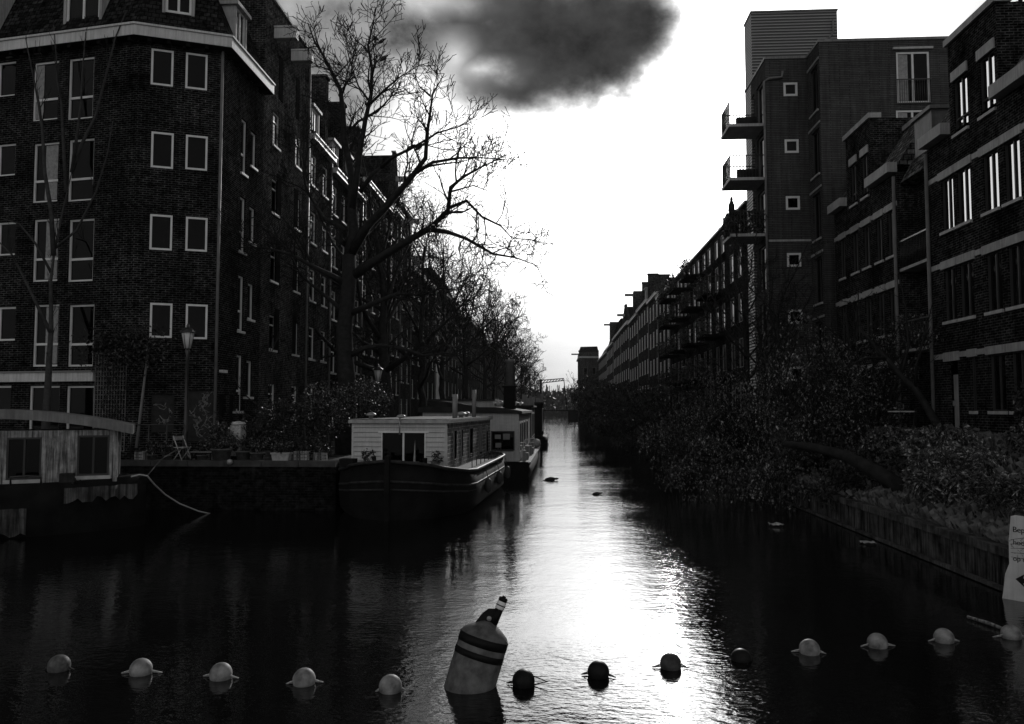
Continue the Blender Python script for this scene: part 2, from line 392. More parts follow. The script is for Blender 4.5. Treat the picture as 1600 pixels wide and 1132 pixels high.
def window(fc, o, style='plain', fm='frame_white', gm_='glass', rev=.10, fw=.06, sill=True, name='window', curtain=False, y=0):
    u0, u1, z0, z1 = o[:4]; w_, h_ = round(u1-u0, 2), round(z1-z0, 2)
    key = (w_, h_, style, fm, gm_, rev, fw, sill)
    if key not in WC:
        mb = MB(); d0, d1 = rev-.05, rev+.03
        mb.box(0, fw, d0, d1, 0, h_); mb.box(w_-fw, w_, d0, d1, 0, h_); mb.box(fw, w_-fw, d0, d1, 0, fw); mb.box(fw, w_-fw, d0, d1, h_-fw, h_)
        if 'T' in style: mb.box(fw, w_-fw, d0+.005, d1, h_*.36-.04, h_*.36+.04)
        if 't' in style: mb.box(fw, w_-fw, d0+.005, d1, h_*.72-.03, h_*.72+.03)
        if 'M' in style: mb.box(w_/2-fw*.5, w_/2+fw*.5, d0+.008, d1, fw, h_-fw)
        me = mb.mesh('window', M[fm]); me.update()
        p = MB(); p.box(fw*.5, w_-fw*.5, rev+.0, rev+.02, fw*.5, h_-fw*.5); pm = p.mesh('pane', M[gm_]); pm.update()
        sm = None
        if sill:
            s_ = MB(); s_.box(-.05, w_+.05, -.07, rev-.02, -.09, 0); sm = s_.mesh('sill', M['sill']); sm.update()
        WC[key] = (me, pm, sm)
    me, pm, sm = WC[key]
    a = bpy.data.objects.new(name, me); C.objects.link(a); a.parent = fc.root
    a.matrix_basis = fc.T @ Matrix.Translation((u0, y, z0))
    b = bpy.data.objects.new('pane', pm); C.objects.link(b); b.parent = a
    if sm: c = bpy.data.objects.new('sill', sm); C.objects.link(c); c.parent = a
    if curtain:
        cm = MB(); k = 9; vs = []
        x0, x1 = (fw+.02, fw+.02+w_*.28) if curtain == 1 else (w_*.42, w_-fw-.05)
        for i in range(k): 
            xx = x0+(x1-x0)*i/(k-1); yy = rev-.018-.010*(i % 2); vs += [(xx, yy, fw+.03), (xx, yy, h_-fw-.02)]
        cm.add(vs, [(2*i, 2*i+2, 2*i+3, 2*i+1) for i in range(k-1)]); cm.build('curtain', M['curtain'], a)
    return a

# ======================= corner apartment building (left)
XL = -11.9
c1 = atX(350, 65, XL); ZC = c1.z; c2 = atZ(218, 47, ZC); c3 = atZ(0, 75, ZC); dl = (c3-c2).normalized()
c4 = c2+dl*16; c0 = atX(413, 133, XL)
bld = thing('corner_apartment_building', 'dark brick corner apartment block with pale cornice and mansard roof at far left', 'apartment building', (c1.x, c1.y, ZQ))
wallm = MB()
fL = Facade(c4, math.atan2(c2.y-c4.y, c2.x-c4.x), bld); lenL = (c2-c4).to_2d().length
fC = Facade(c2, math.atan2(c1.y-c2.y, c1.x-c2.x), bld); lenC = (c1-c2).to_2d().length
Y1 = c0.y; fR = Facade(c1, R(90), bld); lenR = Y1-c1.y
ZW = ZC-.42
opsL = []; wl = []
for (a, b) in ((106, 146), (51, 91)):
    for (t, bt) in ((90, 186), (217, 314), (342, 440), (476, 573)):
        dy = 6 if a < 100 else 0
        o_ = fL.rect(a, b, t+dy*(1 if t < 300 else 0), bt+(2 if a < 100 and bt < 400 else 0)); opsL.append(o_); wl.append((o_, 'T', 1 if a < 100 else 0))
for (t, bt) in ((98, 152), (226, 276), (348, 400), (480, 533)):
    o_ = fL.rect(-30, 24, t, bt); opsL.append(o_); wl.append((o_, 'M', 0))
for (a, b) in ((-100, -60), (-160, -120)):
    for (t, bt) in ((112, 206), (236, 326), (352, 446), (478, 577)):
        o_ = fL.rect(a, b, t, bt); opsL.append(o_); wl.append((o_, 'T', 0))
grd = []
for (a, b) in ((102, 146), (44, 92), (-30, 16)):
    o_ = fL.rect(a, b, 603, 690); o_ = (o_[0], o_[1], ZQ+.35 if b > 20 else o_[3]-1.1, o_[3]); opsL.append(o_); grd.append(o_)
fL.wall(wallm, 0, lenL, ZQ, ZW, opsL, .14)
opsC = []
for (t1, b1, t2, b2) in ((78, 134, 84, 140), (207, 263, 212, 266), (336, 391, 340, 393), (474, 528, 476, 530)):
    opsC.append(fC.rect(236-(2 if t1 > 300 else 0), 271-(2 if t1 > 300 else 0), t1, b1)); opsC.append(fC.rect(290, 324, t2, b2))
og = [fC.rect(290, 336, 610, 690), fC.rect(236, 272, 616, 676)]
fC.wall(wallm, 0, lenC, ZQ, ZW, opsC+og, .10)
opsR = []
cols = (fR.rect(378, 387, 132, 221), fR.rect(393, 402, 146, 205))
for k in range(4):
    z = ZC-4.15-k*3.02
    opsR.append((cols[0][0], cols[0][1], z-.1, z+2.0)); opsR.append((cols[1][0], cols[1][1], z+.45, z+1.85))
dr = [(u, u+.62, ZQ+.1, ZQ+2.25) for u in (.25, 1.15, 2.05)]
fR.wall(wallm, 0, lenR, ZQ, ZW, opsR+dr, .14)
# back of the block
wallm.T = None
def loc(p, z): return Vector((p.x, p.y, z))-Vector(bld.location)
bk0, bk1 = c4+Vector((0, 14, 0)), Vector((XL-10, Y1, 0))
for a, b in ((loc(c0, 0), loc(bk1, 0)), (loc(bk1, 0), loc(bk0, 0)), (loc(bk0, 0), loc(c4, 0))):
    wallm.quad((a.x, a.y, 0), (b.x, b.y, 0), (b.x, b.y, ZW-ZQ), (a.x, a.y, ZW-ZQ))
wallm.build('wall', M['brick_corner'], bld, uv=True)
for o_, st, cu in wl: window(fL, o_, st, rev=.12, fw=.07, sill=False, curtain=(2 if cu and o_[2] < 12 else cu))
for o_ in grd: window(fL, o_, 'M' if o_[1]-o_[0] > 1.4 else '', rev=.12, fw=.07, sill=False)
for o_ in opsC: window(fC, o_, '', rev=.05, fw=.068, sill=False)
for o_ in opsR: window(fR, o_, 'T' if o_[3]-o_[2] > 1.8 else '', rev=.12, fw=.07, fm='frame_white')
for o_ in dr:
    mb = MB(); mb.T = fR.T; mb.box(o_[0], o_[1], .10, .15, o_[2], o_[3]); d_ = mb.build('door', M['dark'], bld)
    mb = MB(); mb.T = fR.T; mb.box(o_[1]-.12, o_[1]-.08, .05, .10, o_[2]+1.0, o_[2]+1.15); mb.build('handle', M['metal'], d_)
# garage style shutters with sprayed scrawl on the chamfer
rg = random.Random(3)
for i, o_ in enumerate(og):
    mb = MB(); mb.T = fC.T; mb.box(o_[0], o_[1], .07, .12, o_[2], o_[3]); d_ = mb.build('shutter', M['graffiti_back'], bld)
    mb = MB(); mb.T = fC.T
    for k in range(26 if i == 0 else 9):
        x_, z_ = rg.uniform(o_[0]+.15, o_[1]-.15), rg.uniform(o_[2]+.25, o_[3]-.2); pts = []
        for j in range(7):
            pts.append((x_, .062, z_)); x_ = min(max(x_+rg.uniform(-.14, .14), o_[0]+.06), o_[1]-.06); z_ = min(max(z_+rg.uniform(-.16, .16), o_[2]+.06), o_[3]-.06)
        mb.tube(pts, .013, 4)
    mb.build('scrawl', M['graffiti'], d_)
# pale band above ground floor
zb = fL.uz(60, 588)[1]; ub = fL.uz(148, 590)[0]
MB(fL.T).box(0, ub, -.10, .02, zb-.2, zb+.12).build('fascia_band', M['trim'], bld)
MB(fL.T).box(0, ub-.02, -.16, .02, zb+.12, zb+.17).build('band_flashing', M['frame_mid'], bld)
# cornice following the three faces, mitred
def offs(p, q, r, d):
    a = (q-p).to_2d().normalized(); b = (r-q).to_2d().normalized(); na = Vector((a.y, -a.x)); nb = Vector((b.y, -b.x)); m = (na+nb).normalized(); k = d/m.dot(na); return Vector((q.x+m.x*k, q.y+m.y*k, 0))
def ringpts(d):
    n0 = fL.n*d; n3 = fR.n*d
    return [loc(c4+n0, 0), loc(offs(c4, c2, c1, d), 0), loc(offs(c2, c1, c0, d), 0), loc(c0+n3, 0)]
def strip(mb, d0, d1, z0, z1):
    A, B = ringpts(d0), ringpts(d1)
    for i in range(3):
        a0, a1, b0, b1 = A[i], A[i+1], B[i], B[i+1]
        V = [(a0.x, a0.y, z0), (a1.x, a1.y, z0), (b1.x, b1.y, z0), (b0.x, b0.y, z0), (a0.x, a0.y, z1), (a1.x, a1.y, z1), (b1.x, b1.y, z1), (b0.x, b0.y, z1)]
        mb.add(V, [(0, 3, 2, 1), (4, 5, 6, 7), (0, 1, 5, 4), (2, 3, 7, 6)]+([(3, 0, 4, 7)] if i == 0 else [])+([(1, 2, 6, 5)] if i == 2 else []))
co = MB(); strip(co, -.02, .42, ZC-.36-ZQ, ZC-ZQ); strip(co, -.02, .47, ZC-ZQ, ZC+.07-ZQ); co.build('cornice', M['trim'], bld)
so_ = MB(); strip(so_, .0, .40, ZC-.375-ZQ, ZC-.362-ZQ); so_.build('soffit_shade', M['dark'], bld)  # dark strip standing in for the shade under the cornice
br = MB()
for f_, l_ in ((fL, lenL), (fC, lenC), (fR, lenR)):
    u = .3
    while u < l_-.2: br.T = f_.T; br.box(u, u+.12, -.34, 0, ZC-.50, ZC-.36); u += .62
br.build('cornice_brackets', M['dark'], bld)
# mansard
ro = MB(); A = ringpts(.25); B = ringpts(-1.5); zt = ZC+4.2-ZQ; z0 = ZC+.07-ZQ
for i in range(3):
    ro.quad((A[i].x, A[i].y, z0), (A[i+1].x, A[i+1].y, z0), (B[i+1].x, B[i+1].y, zt), (B[i].x, B[i].y, zt))
Bk0, Bk1 = loc(bk1, 0), loc(bk0, 0)
ro.add([(B[0].x, B[0].y, zt), (B[1].x, B[1].y, zt), (B[2].x, B[2].y, zt), (B[3].x, B[3].y, zt), (Bk0.x, Bk0.y, zt), (Bk1.x, Bk1.y, zt)], [(0, 1, 2, 3, 4, 5)])
ro.quad((A[3].x, A[3].y, z0), (Bk0.x, Bk0.y, z0), (Bk0.x, Bk0.y, zt), (B[3].x, B[3].y, zt))
ro.build('roof', M['tile'], bld, uv=True)
def dormer(f_, u0, u1, z0, z1, out=.1, depth=1.9, style='M', fm='frame_white', curtain=False):
    mb = MB(f_.T); mb.box(u0, u0+.1, out, depth, z0, z1); mb.box(u1-.1, u1, out, depth, z0, z1); mb.box(u0+.1, u1-.1, out+.12, depth, z0, z0+.1); mb.box(u0-.12, u1+.12, out-.12, depth, z1, z1+.14)
    d_ = mb.build('dormer', M['trim_grey'], f_.root)
    w_ = window(f_, (u0+.1, u1-.1, z0+.05, z1), style, fm=fm, fw=.08, sill=False, y=out, curtain=curtain); w_.parent = d_
a_ = fL.uz(104, 36); b_ = fL.uz(156, 36); dormer(fL, a_[0]-.1, b_[0]+.1, ZC+.42, ZC+2.5, -.05)
a_ = fC.uz(258, 30); b_ = fC.uz(299, 30); dormer(fC, a_[0]-.1, b_[0]+.1, ZC+.75, ZC+2.7, -.02)
a_ = fL.uz(-70, 36); b_ = fL.uz(0, 36); dormer(fL, a_[0], b_[0], ZC+.6, ZC+2.6, -.05)
a_ = fR.uz(364, 60); b_ = fR.uz(380, 60); dormer(fR, a_[0], b_[0]+.1, ZC+.1, ZC+1.75, -.1)
# downpipe at the corner, little camera box
MB(fC.T).tube([(lenC-.03, -.05, ZQ), (lenC-.03, -.05, ZC-.4)], .05, 8).build('downpipe', M['pipe'], bld)
u_, z_ = fR.uz(354, 582); MB(fR.T).box(.05, .42, -.22, -.06, z_-.05, z_+.05).box(.2, .26, -.06, 0, z_-.02, z_+.02).build('security_camera', M['white_thing'], bld)
# trellis on the wall
r_ = fL.rect(150, 214, 552, 668); mb = MB(fL.T); u1_ = lenL-.1
for i in range(12):
    u = r_[0]+(min(r_[1], u1_)-r_[0])*i/11; mb.box(u-.012, u+.012, -.06, -.04, r_[2]-.8, r_[3])
for i in range(22):
    z = r_[2]-.8+(r_[3]-r_[2]+.8)*i/21; mb.box(r_[0], min(r_[1], u1_), -.045, -.03, z-.012, z+.012)
tr = thing('trellis', 'wooden lattice trellis with climber on wall beside the pale band', 'trellis', bld.location)
mb.build('lattice', plain('trellis_wood', .16, .8, .4, 6), tr)

# ======================= generic canal house
def canal_house(side, Ya, Yb, ze, label, name='canal_house', cols=2, rows=5, storey=2.85, roof='mansard', zr=None, chim=(), brick='brick_row', x=None, z0=None, hoist=0,
                fm='frame_white', gl='glass', wwid=.85, wh=1.55, depth=9, cornice=True, rev=.14, style='t', group=None, near=True, zfirst=None, chim_z=None, roofm='tile', pipe=True, hatch=False):
    z0 = ZQ if z0 is None else z0
    x = (XL if side == 'L' else 10.2) if x is None else x
    rt = thing(name, label, 'house', (x, Ya if side == 'L' else Yb, z0), 0, group)
    f_ = Facade((x, Ya) if side == 'L' else (x, Yb), R(90) if side == 'L' else R(-90), rt); Lw = Yb-Ya
    ops = []; zf = zfirst if zfirst is not None else ze-.75-wh
    for r in range(rows):
        zz = zf-r*storey
        if zz < z0+.4: break
        for c in range(cols):
            uc = Lw*(c+.5)/cols; ops.append((uc-wwid/2, uc+wwid/2, zz, zz+wh))
    door = (Lw*.5-.45, Lw*.5+.45, z0+.05, min(z0+2.2, min([o[2] for o in ops])-.12))
    hasdoor = door[3]-door[2] > 1.5
    wm_ = MB(); f_.wall(wm_, 0, Lw, z0, ze, ops+([door] if hasdoor else []), rev)
    for uu in ((0, 0, depth), (Lw, depth, 0)):
        wm_.quad((uu[0], uu[2], z0), (uu[0], uu[1], z0), (uu[0], uu[1], ze), (uu[0], uu[2], ze))
    wm_.quad((Lw, depth, z0), (0, depth, z0), (0, depth, ze), (Lw, depth, ze)); wm_.quad((0, 0, ze), (Lw, 0, ze), (Lw, depth, ze), (0, depth, ze))
    if roof == 'gable':      # pointed front gable
        zr = zr or ze+3
        wm_.prism([(0, ze), (Lw, ze), (Lw*.56, zr), (Lw*.44, zr)], 0, .25)
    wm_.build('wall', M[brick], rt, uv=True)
    for o_ in ops: window(f_, o_, style, fm=fm, gm_=gl, rev=rev-.03, fw=.06, sill=near)
    if hasdoor:
        d_ = MB(f_.T).box(door[0], door[1], rev-.04, rev, door[2], door[3]).build('door', M['dark'], rt)
        MB(f_.T).box(door[1]-.14, door[1]-.1, rev-.1, rev-.04, door[2]+.95, door[2]+1.1).build('handle', M['metal'], d_)
    if cornice:
        MB(f_.T).box(.02, Lw-.02, -.32, .1, ze-.22, ze).box(.0, Lw, -.38, .1, ze, ze+.06).build('cornice', M['trim'], rt)
    rf = None
    if roof == 'mansard':
        zr = zr or ze+2.8
        rf = MB(f_.T); rf.prism([(.0, ze+.06), (1.3, zr), (depth-1.3, zr), (depth, ze+.06)], .15, Lw-.15, 'x'); rf = rf.build('roof', M[roofm], rt, uv=True)
        uc = Lw/2; dormer(f_, uc-.6, uc+.6, ze+.3, ze+1.9, .25, 1.2) if near else None
    elif roof == 'pitched':   # ridge along the canal
        zr = zr or ze+3
        rf = MB(f_.T); rf.prism([(.0, ze+.06), (depth*.32, zr), (depth, ze+.06)], .1, Lw-.1, 'x'); rf = rf.build('roof', M[roofm], rt, uv=True)
    elif roof == 'gable':
        rf = MB(f_.T); rf.prism([(0.05, ze), (Lw*.5, zr-.15), (Lw-.05, ze)], .25, depth); rf = rf.build('roof', M[roofm], rt, uv=True)
        MB(f_.T).box(Lw*.42, Lw*.58, -.06, .3, zr, zr+.1).build('gable_coping', M['trim_grey'], rt)
    elif roof == 'flat':
        rf = MB(f_.T).box(.0, Lw, .0, depth, ze+.06, ze+.16).build('roof', M['plate_copper'], rt)
    for u in chim:
        cz = chim_z or (zr or ze)+.9
        cb = MB(f_.T).box(u-.28, u+.28, .15, 1.25, ze+.1, cz).box(u-.34, u+.34, .09, 1.31, cz, cz+.14); cb.build('chimney', M[brick], rf or rt, uv=True)
    if hoist:
        zz = hoist; MB(f_.T).prism([(Lw/2-.95, ze+.05), (Lw/2+.95, ze+.05), (Lw/2+.95, zz+.1), (Lw/2+.3, zz+.5), (Lw/2-.3, zz+.5), (Lw/2-.95, zz+.1)], -.02, 2.2).build('hoist_gable', M[brick], rt, uv=True); MB(f_.T).box(Lw/2-.14, Lw/2+.14, -1.15, .3, zz-.18, zz+.18).build('hoist_beam', M['trim_grey'], rt)
    if pipe: MB(f_.T).tube([(Lw-.06, -.07, z0), (Lw-.06, -.07, ze-.25)], .05, 6).build('downpipe', M['pipe'], rt)
    return rt, f_

GL = 'canal houses in the left row'
# tall house with two hoist housings
ht, ft = canal_house('L', Y1+.02, 37.2, 20.55, 'tall brick house with two white boxed hoist beams beside the corner block', cols=2, rows=6, roof='flat', chim=(), near=True, zfirst=14.4, storey=2.9, group=GL, cornice=False, wwid=.8, wh=1.45)
for (a, b, t, bt) in ((424, 449, 18, 32), (454, 476, 57, 70)):
    d_ = atY(b, (t+bt)/2, 1) ; 
for uc in (1.15, 3.35):
    MB(ft.T).box(uc-.18, uc+.18, -.95, .2, 18.95, 19.4).box(uc-.22, uc+.22, -1.0, .2, 19.4, 19.47).build('hoist_beam', M['trim'], ht)
MB(ft.T).box(0, 37.2-Y1-.02, -.08, .12, 20.55, 20.66).build('coping', M['trim_grey'], ht)
for uc in (1.05, 3.3):
    for z in (6.2, 9.1, 12.0, 17.2):
        MB(ft.T).box(uc+.62, uc+1.12, -.02, .05, z-.6, z+1.3).build('hatch', M['dark'], ht)
LH = [
 (37.22, 41.1, 16.5, dict(roof='mansard', zr=19.9, chim=(3.5,), chim_z=20.7, cols=2, rows=5), 'brick house with bright cornice end and tall chimney after the hoist house'),
 (41.12, 44.6, 16.0, dict(roof='mansard', zr=19.6, chim=(3.1,), chim_z=20.6, cols=2, rows=5, brick='brick_row2'), 'brick house whose square chimney stands second along the left row'),
 (44.62, 47.9, 16.2, dict(roof='mansard', zr=19.2, chim=(3.0,), chim_z=20.4, cols=2, rows=5), 'brick house whose square chimney stands third along the left row'),
 (47.92, 56.3, 17.5, dict(roof='pitched', zr=23.4, cols=4, rows=5, brick='brick_row2', hoist=0), 'wide house under the high tiled roof with white verge in left row'),
 (56.32, 60.0, 18.0, dict(roof='gable', zr=22.4, cols=2, rows=5, hoist=20.4), 'gabled house with hoist beam just past the high tiled roof'),
 (60.02, 64.5, 19.0, dict(roof='flat', cols=2, rows=6, hoist=18.2), 'flat topped house with projecting hoist beam behind the big bare tree'),
 (64.52, 78.0, 15.0, dict(roof='mansard', zr=17.2, cols=5, rows=4, brick='brick_row2'), 'wide low mansard house in left row behind the second bare tree'),
 (78.02, 84.0, 13.5, dict(roof='flat', cols=3, rows=4, brick='white'), 'white plastered house showing between the tree trunks in left row'),
 (84.02, 96.0, 15.5, dict(roof='mansard', zr=18.4, cols=4, rows=4, near=False), 'dark brick house beyond the white plastered one in left row'),
 (96.02, 108.0, 15.0, dict(roof='pitched', zr=18.5, cols=4, rows=4, near=False, brick='brick_far'), 'pitched roof house far along left row, behind massed tree crowns'),
 (108.02, 125.0, 15.6, dict(roof='flat', cols=5, rows=4, near=False, brick='brick_far'), 'flat roofed brick house far along the left row'),
 (125.02, 145.0, 14.6, dict(roof='mansard', zr=17.5, cols=6, rows=4, near=False, brick='brick_far'), 'long mansard house far along the left row, mostly behind trees'),
 (145.02, 180.0, 15.0, dict(roof='flat', cols=7, rows=4, near=False, brick='brick_far'), 'distant long brick block before the last houses of left row'),
 (180.02, 225.0, 14.5, dict(roof='pitched', zr=18, cols=8, rows=4, near=False, brick='brick_far'), 'farthest brick house of left row near the lift bridge'),
]
M['white'] = M['white_plaster']
for a, b, ze, kw, lab in LH:
    canal_house('L', a, b, ze, lab, group=GL, **kw)
# white verge board on the high tiled roof
# ======================= right near brick row, X = 12.3
XR = 12.3
def brick_terrace(Yn, Yf, Dn, Df, label, wins, doors=(), extra_near=True):
    """Yn near end, Yf far end; Dn, Df the raised front gable's range; wins list of (Ynear, Yfar, row)"""
    rt = thing('terraced_house', label, 'house', (XR, Yf, 2.0), 0, 'brick terraced houses on the right bank')
    f_ = Facade((XR, Yf), R(-90), rt); U = lambda Y: Yf-Y
    z0, ze, zg = -.2, 11.75, 14.55
    rows = {0: (3.15, 4.75), 1: (5.95, 7.62), 2: (8.8, 10.48), 3: (11.62, 13.3)}
    ops = [(U(b), U(a), rows[r][0], rows[r][1]) for a, b, r in wins]
    dops = [(U(b), U(a), 2.35, 4.7) for a, b in doors]
    wm_ = MB(); lowo = [o for o in ops if o[2] < 11]; hio = [o for o in ops if o[2] > 11]
    f_.wall(wm_, 0, U(Yn), z0, ze, lowo+dops+[o for o in hio], .14)
    f_.wall(wm_, U(Df), U(Dn), ze, zg, hio, .14)
    wm_.T = f_.T
    for u, s_ in ((U(Df), 1), (U(Dn), -1)):
        q_ = [(u, 0, ze), (u, 2.6, ze), (u, 2.6, zg), (u, 0, zg)]; wm_.quad(*(q_ if s_ < 0 else q_[::-1]))
    Un = U(Yn)
    wm_.quad((Un, 0, z0), (Un, 8, z0), (Un, 8, ze), (Un, 0, ze)); wm_.quad((0, 8, z0), (0, 0, z0), (0, 0, ze), (0, 8, ze)); wm_.quad((Un, 8, z0), (0, 8, z0), (0, 8, ze), (Un, 8, ze))
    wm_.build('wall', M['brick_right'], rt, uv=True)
    for o_ in ops: window(f_, o_, 'M', fm='frame_dark', gm_='glass_bright', rev=.11, fw=.045, sill=True)
    for o_ in dops:
        d_ = MB(f_.T).box(o_[0], o_[1], .2, .26, o_[2], o_[3]-.42).build('door', M['trim_grey'], rt)
        MB(f_.T).box(o_[0]+.06, o_[0]+.1, .12, .2, o_[2]+.95, o_[2]+1.12).build('handle', M['metal'], d_)
        MB(f_.T).box(o_[0], o_[1], .22, .26, o_[3]-.38, o_[3]).build('fanlight', M['glass'], rt)
    # concrete bands with stepped blocks over the openings
    for r, zt in ((0, 4.95), (1, 7.84), (2, 10.7)):
        b_ = MB(f_.T); b_.box(0, U(Yn), -.03, .015, zt-.16, zt)
        for o_ in [o for o in ops+dops if abs(o[3]-(zt-.21)) < .3]: b_.box(o_[0]-.12, o_[1]+.12, -.05, .02, o_[3], zt+.03)
        b_.build('concrete_band', M['trim_grey'], rt)
    for o_ in hio: MB(f_.T).box(o_[0]-.05, o_[1]+.05, -.05, .02, o_[3], o_[3]+.3).build('lintel', M['trim_grey'], rt)
    MB(f_.T).box(U(Df)-.08, U(Dn)+.08, -.1, .4, zg, zg+.2).build('coping', M['trim_grey'], rt)
    for a, b in ((0, U(Df)), (U(Dn), U(Yn))):
        if b-a > .3: MB(f_.T).box(a+(.02 if a else 0), b-.02, -.30, .05, ze+.02, ze+.38).build('box_gutter', M['trim_grey'], rt)
    rf = MB(f_.T); rf.prism([(.05, ze+.3), (1.3, 14.0), (7.9, 14.0), (8, ze)], 0.02, U(Yn)-.02, 'x'); rf = rf.build('roof', M['slate'], rt, uv=True)
    MB(f_.T).box(0.02, U(Yn)-.02, 1.2, 8, 14.0, 14.18).build('roof_edge', M['trim_grey'], rf)
    return rt, f_, rf, U
W = []
for r in (0, 1, 2, 3):
    W += [(22.47, 23.28, r), (23.95, 24.78, r)]
for r in (0, 1, 2): W += [(21.43, 22.2, r)]
for r in (1, 2): W += [(24.98, 25.75, r)]
for r in (0, 1, 2): W += [(18.0, 18.8, r), (19.4, 20.2, r)]
W = [w_ for w_ in W if not (w_[2] == 0 and w_[0] == 23.95)]+[(24.02, 24.3, 0)]
rt, fA, rfA, UA = brick_terrace(16.0, 26.6, 22.3, 25.04, 'dark brick terraced house with concrete bands and bright windows at right edge', W, doors=((25.05, 25.75),))
ck = MB(fA.T); u = UA(25.0); ck.box(u-.1, u+.55, 1.6, 2.4, 14.0, 15.5)
ck.build('chimney', M['brick_right'], rfA, uv=True)
cpots = MB(fA.T)
for i in range(3): cpots.lathe([(.07, 15.5), (.06, 15.8)], 8, (u+.02+i*.2, 2.0, 0))
cpots.build('chimney_pots', M['dark'], rfA)
MB(fA.T).tube([(.0+.06, -.08, .5), (.06, -.08, 11.6)], .06, 8).build('downpipe', M['pipe'], rt)
W = []
for r in (1, 2, 3): W += [(31.5, 32.2, r), (32.7, 33.4, r)]
for r in (1, 2): W += [(29.3, 29.9, r), (30.3, 30.95, r), (34.2, 34.8, r)]
for r in (0,): W += [(30.3, 31.0, r), (32.6, 33.3, r)]
rt, fB, rfB, UB = brick_terrace(29.0, 35.4, 31.2, 33.85, 'second brick terraced house with raised gable, between downpipes before the modern block', W)
MB(fB.T).tube([(UB(29.06), -.08, .5), (UB(29.06), -.08, 11.6)], .06, 8).build('downpipe', M['pipe'], rt)
# recessed link with tiled dormer
rt = thing('link_house', 'narrow recessed dark house with tiled roof slope between the two brick gables', 'house', (XR, 29.0, 2.0), 0, 'brick terraced houses on the right bank')
f_ = Facade((XR, 28.98), R(-90), rt); wm_ = MB(); Lk = 28.98-26.62
opk = [(.5, 1.2, 5.6, 7.7), (.5, 1.2, 8.4, 10.4), (1.5, 2.1, 8.6, 10.2), (1.5, 2.1, 5.8, 7.4), (.6, 1.5, 2.3, 4.5)]
f_.wall(wm_, 0, Lk, 0, 11.3, opk, .12, y=.7); wm_.quad((Lk, 8, 0), (0, 8, 0), (0, 8, 11.3), (Lk, 8, 11.3)); wm_.build('wall', M['brick_row2'], rt, uv=True)
for o_ in opk[:4]: window(f_, o_, '', fm='frame_dark', rev=.1, y=.7)
MB(f_.T).box(opk[4][0], opk[4][1], .76, .8, opk[4][2], opk[4][3]).build('door', M['dark'], rt)
for z in (5.3, 8.2):
    b_ = MB(f_.T); b_.box(.05, Lk-.05, .0, .68, z-.1, z)
    b_.build('balcony_slab', M['trim_grey'], rt)
    b_ = MB(f_.T)
    for i in range(20): b_.tube([(.08+i*(Lk-.16)/19, .03, z), (.08+i*(Lk-.16)/19, .03, z+.95)], .012, 4)
    b_.box(.05, Lk-.05, .0, .05, z+.95, z+1.0); b_.build('railing', M['black_metal'], rt)
rf = MB(f_.T); rf.prism([(.1, 11.3), (1.6, 14.0), (7.9, 14.0), (8, 11.3)], 0.02, Lk-.02, 'x'); rf = rf.build('roof', M['slate'], rt, uv=True)
MB(f_.T).box(.4, 1.7, .5, 2.2, 12.1, 13.4).box(.3, 1.8, .4, 2.3, 13.4, 13.52).build('dormer', M['zinc'], rf)

# ======================= modern block
mb_ = thing('modern_apartment_block', 'tall modern brick block with clad lift tower and square windows', 'apartment building', (12.2, 36.6, 2.0))
fF = Facade((12.2, 36.6), 0, mb_); fS = Facade((12.2, 38.3), R(-90), mb_); fG = Facade((10.2, 38.3), 0, mb_); fT = Facade((10.2, 42.4), R(-90), mb_)
ZM = 20.15
opsF = [fF.rect(1401, 1453, 81, 161), fF.rect(1401, 1453, 172, 250)]
wm_ = MB(); fF.wall(wm_, 0, 16, 0, ZM, opsF, .1)
opsS = [(.35, 1.45, z, z+2.15) for z in (17.1, 14.1, 11.1, 8.1, 5.1)]
fS.wall(wm_, 0, 1.7, 0, ZM, opsS, .16)
opsG = []
for k in range(6):
    z = fG.uz(1235, 140+k*88.8)[1]; u = fG.uz(1235, 140)[0]; opsG.append((u-.33, u+.33, z-.33, z+.33))
fG.wall(wm_, 0, 2.0, 0, ZM, opsG, .05)
opsT = [(1.2, 1.9, z, z+2.2) for z in (17.15, 14.5, 11.75, 9.0, 6.2)]+[(2.3, 3.6, z, z+2.2) for z in (17.15, 14.5, 11.75, 9.0, 6.2)]
fT.wall(wm_, 0, 4.1, 0, ZM, opsT, .16)
wm_.T = fF.T; wm_.quad((0, 0, ZM), (16, 0, ZM), (16, 12, ZM), (0, 12, ZM)); wm_.quad((-2, 1.7, ZM), (0, 1.7, ZM), (0, 5.8, ZM), (-2, 5.8, ZM)); wm_.quad((16, 0, 0), (16, 12, 0), (16, 12, ZM), (16, 0, ZM)); wm_.quad((16, 12, 0), (0, 12, 0), (0, 12, ZM), (16, 12, ZM)); wm_.quad((0, 12, 0), (0, 5.8, 0), (0, 5.8, ZM), (0, 12, ZM)); wm_.quad((0, 5.8, 0), (-2, 5.8, 0), (-2, 5.8, ZM), (0, 5.8, ZM))
wm_.build('wall', M['brick_modern'], mb_, uv=True)
for o_ in opsF: window(fF, o_, 'M', fm='frame_white', rev=.08, fw=.09, sill=False, curtain=1)
for o_ in opsS: window(fS, o_, 'M', fm='frame_dark', rev=.14, fw=.06, sill=True)
for o_ in opsG: window(fG, o_, '', fm='frame_white', rev=.03, fw=.10, sill=False)
for o_ in opsT: window(fT, o_, '', fm='frame_mid', rev=.14, fw=.06, sill=False)
z_ = opsF[0][3]; MB(fF.T).box(opsF[0][0]-.15, opsF[0][1]+.15, -.1, 0, z_+.1, z_+.2).build('lintel', M['sill'], mb_)
b_ = MB(fF.T); o_ = opsF[0]
for i in range(16): b_.tube([(o_[0]+(o_[1]-o_[0])*i/15, -.09, o_[2]-.02), (o_[0]+(o_[1]-o_[0])*i/15, -.09, o_[2]+1.05)], .012, 4)
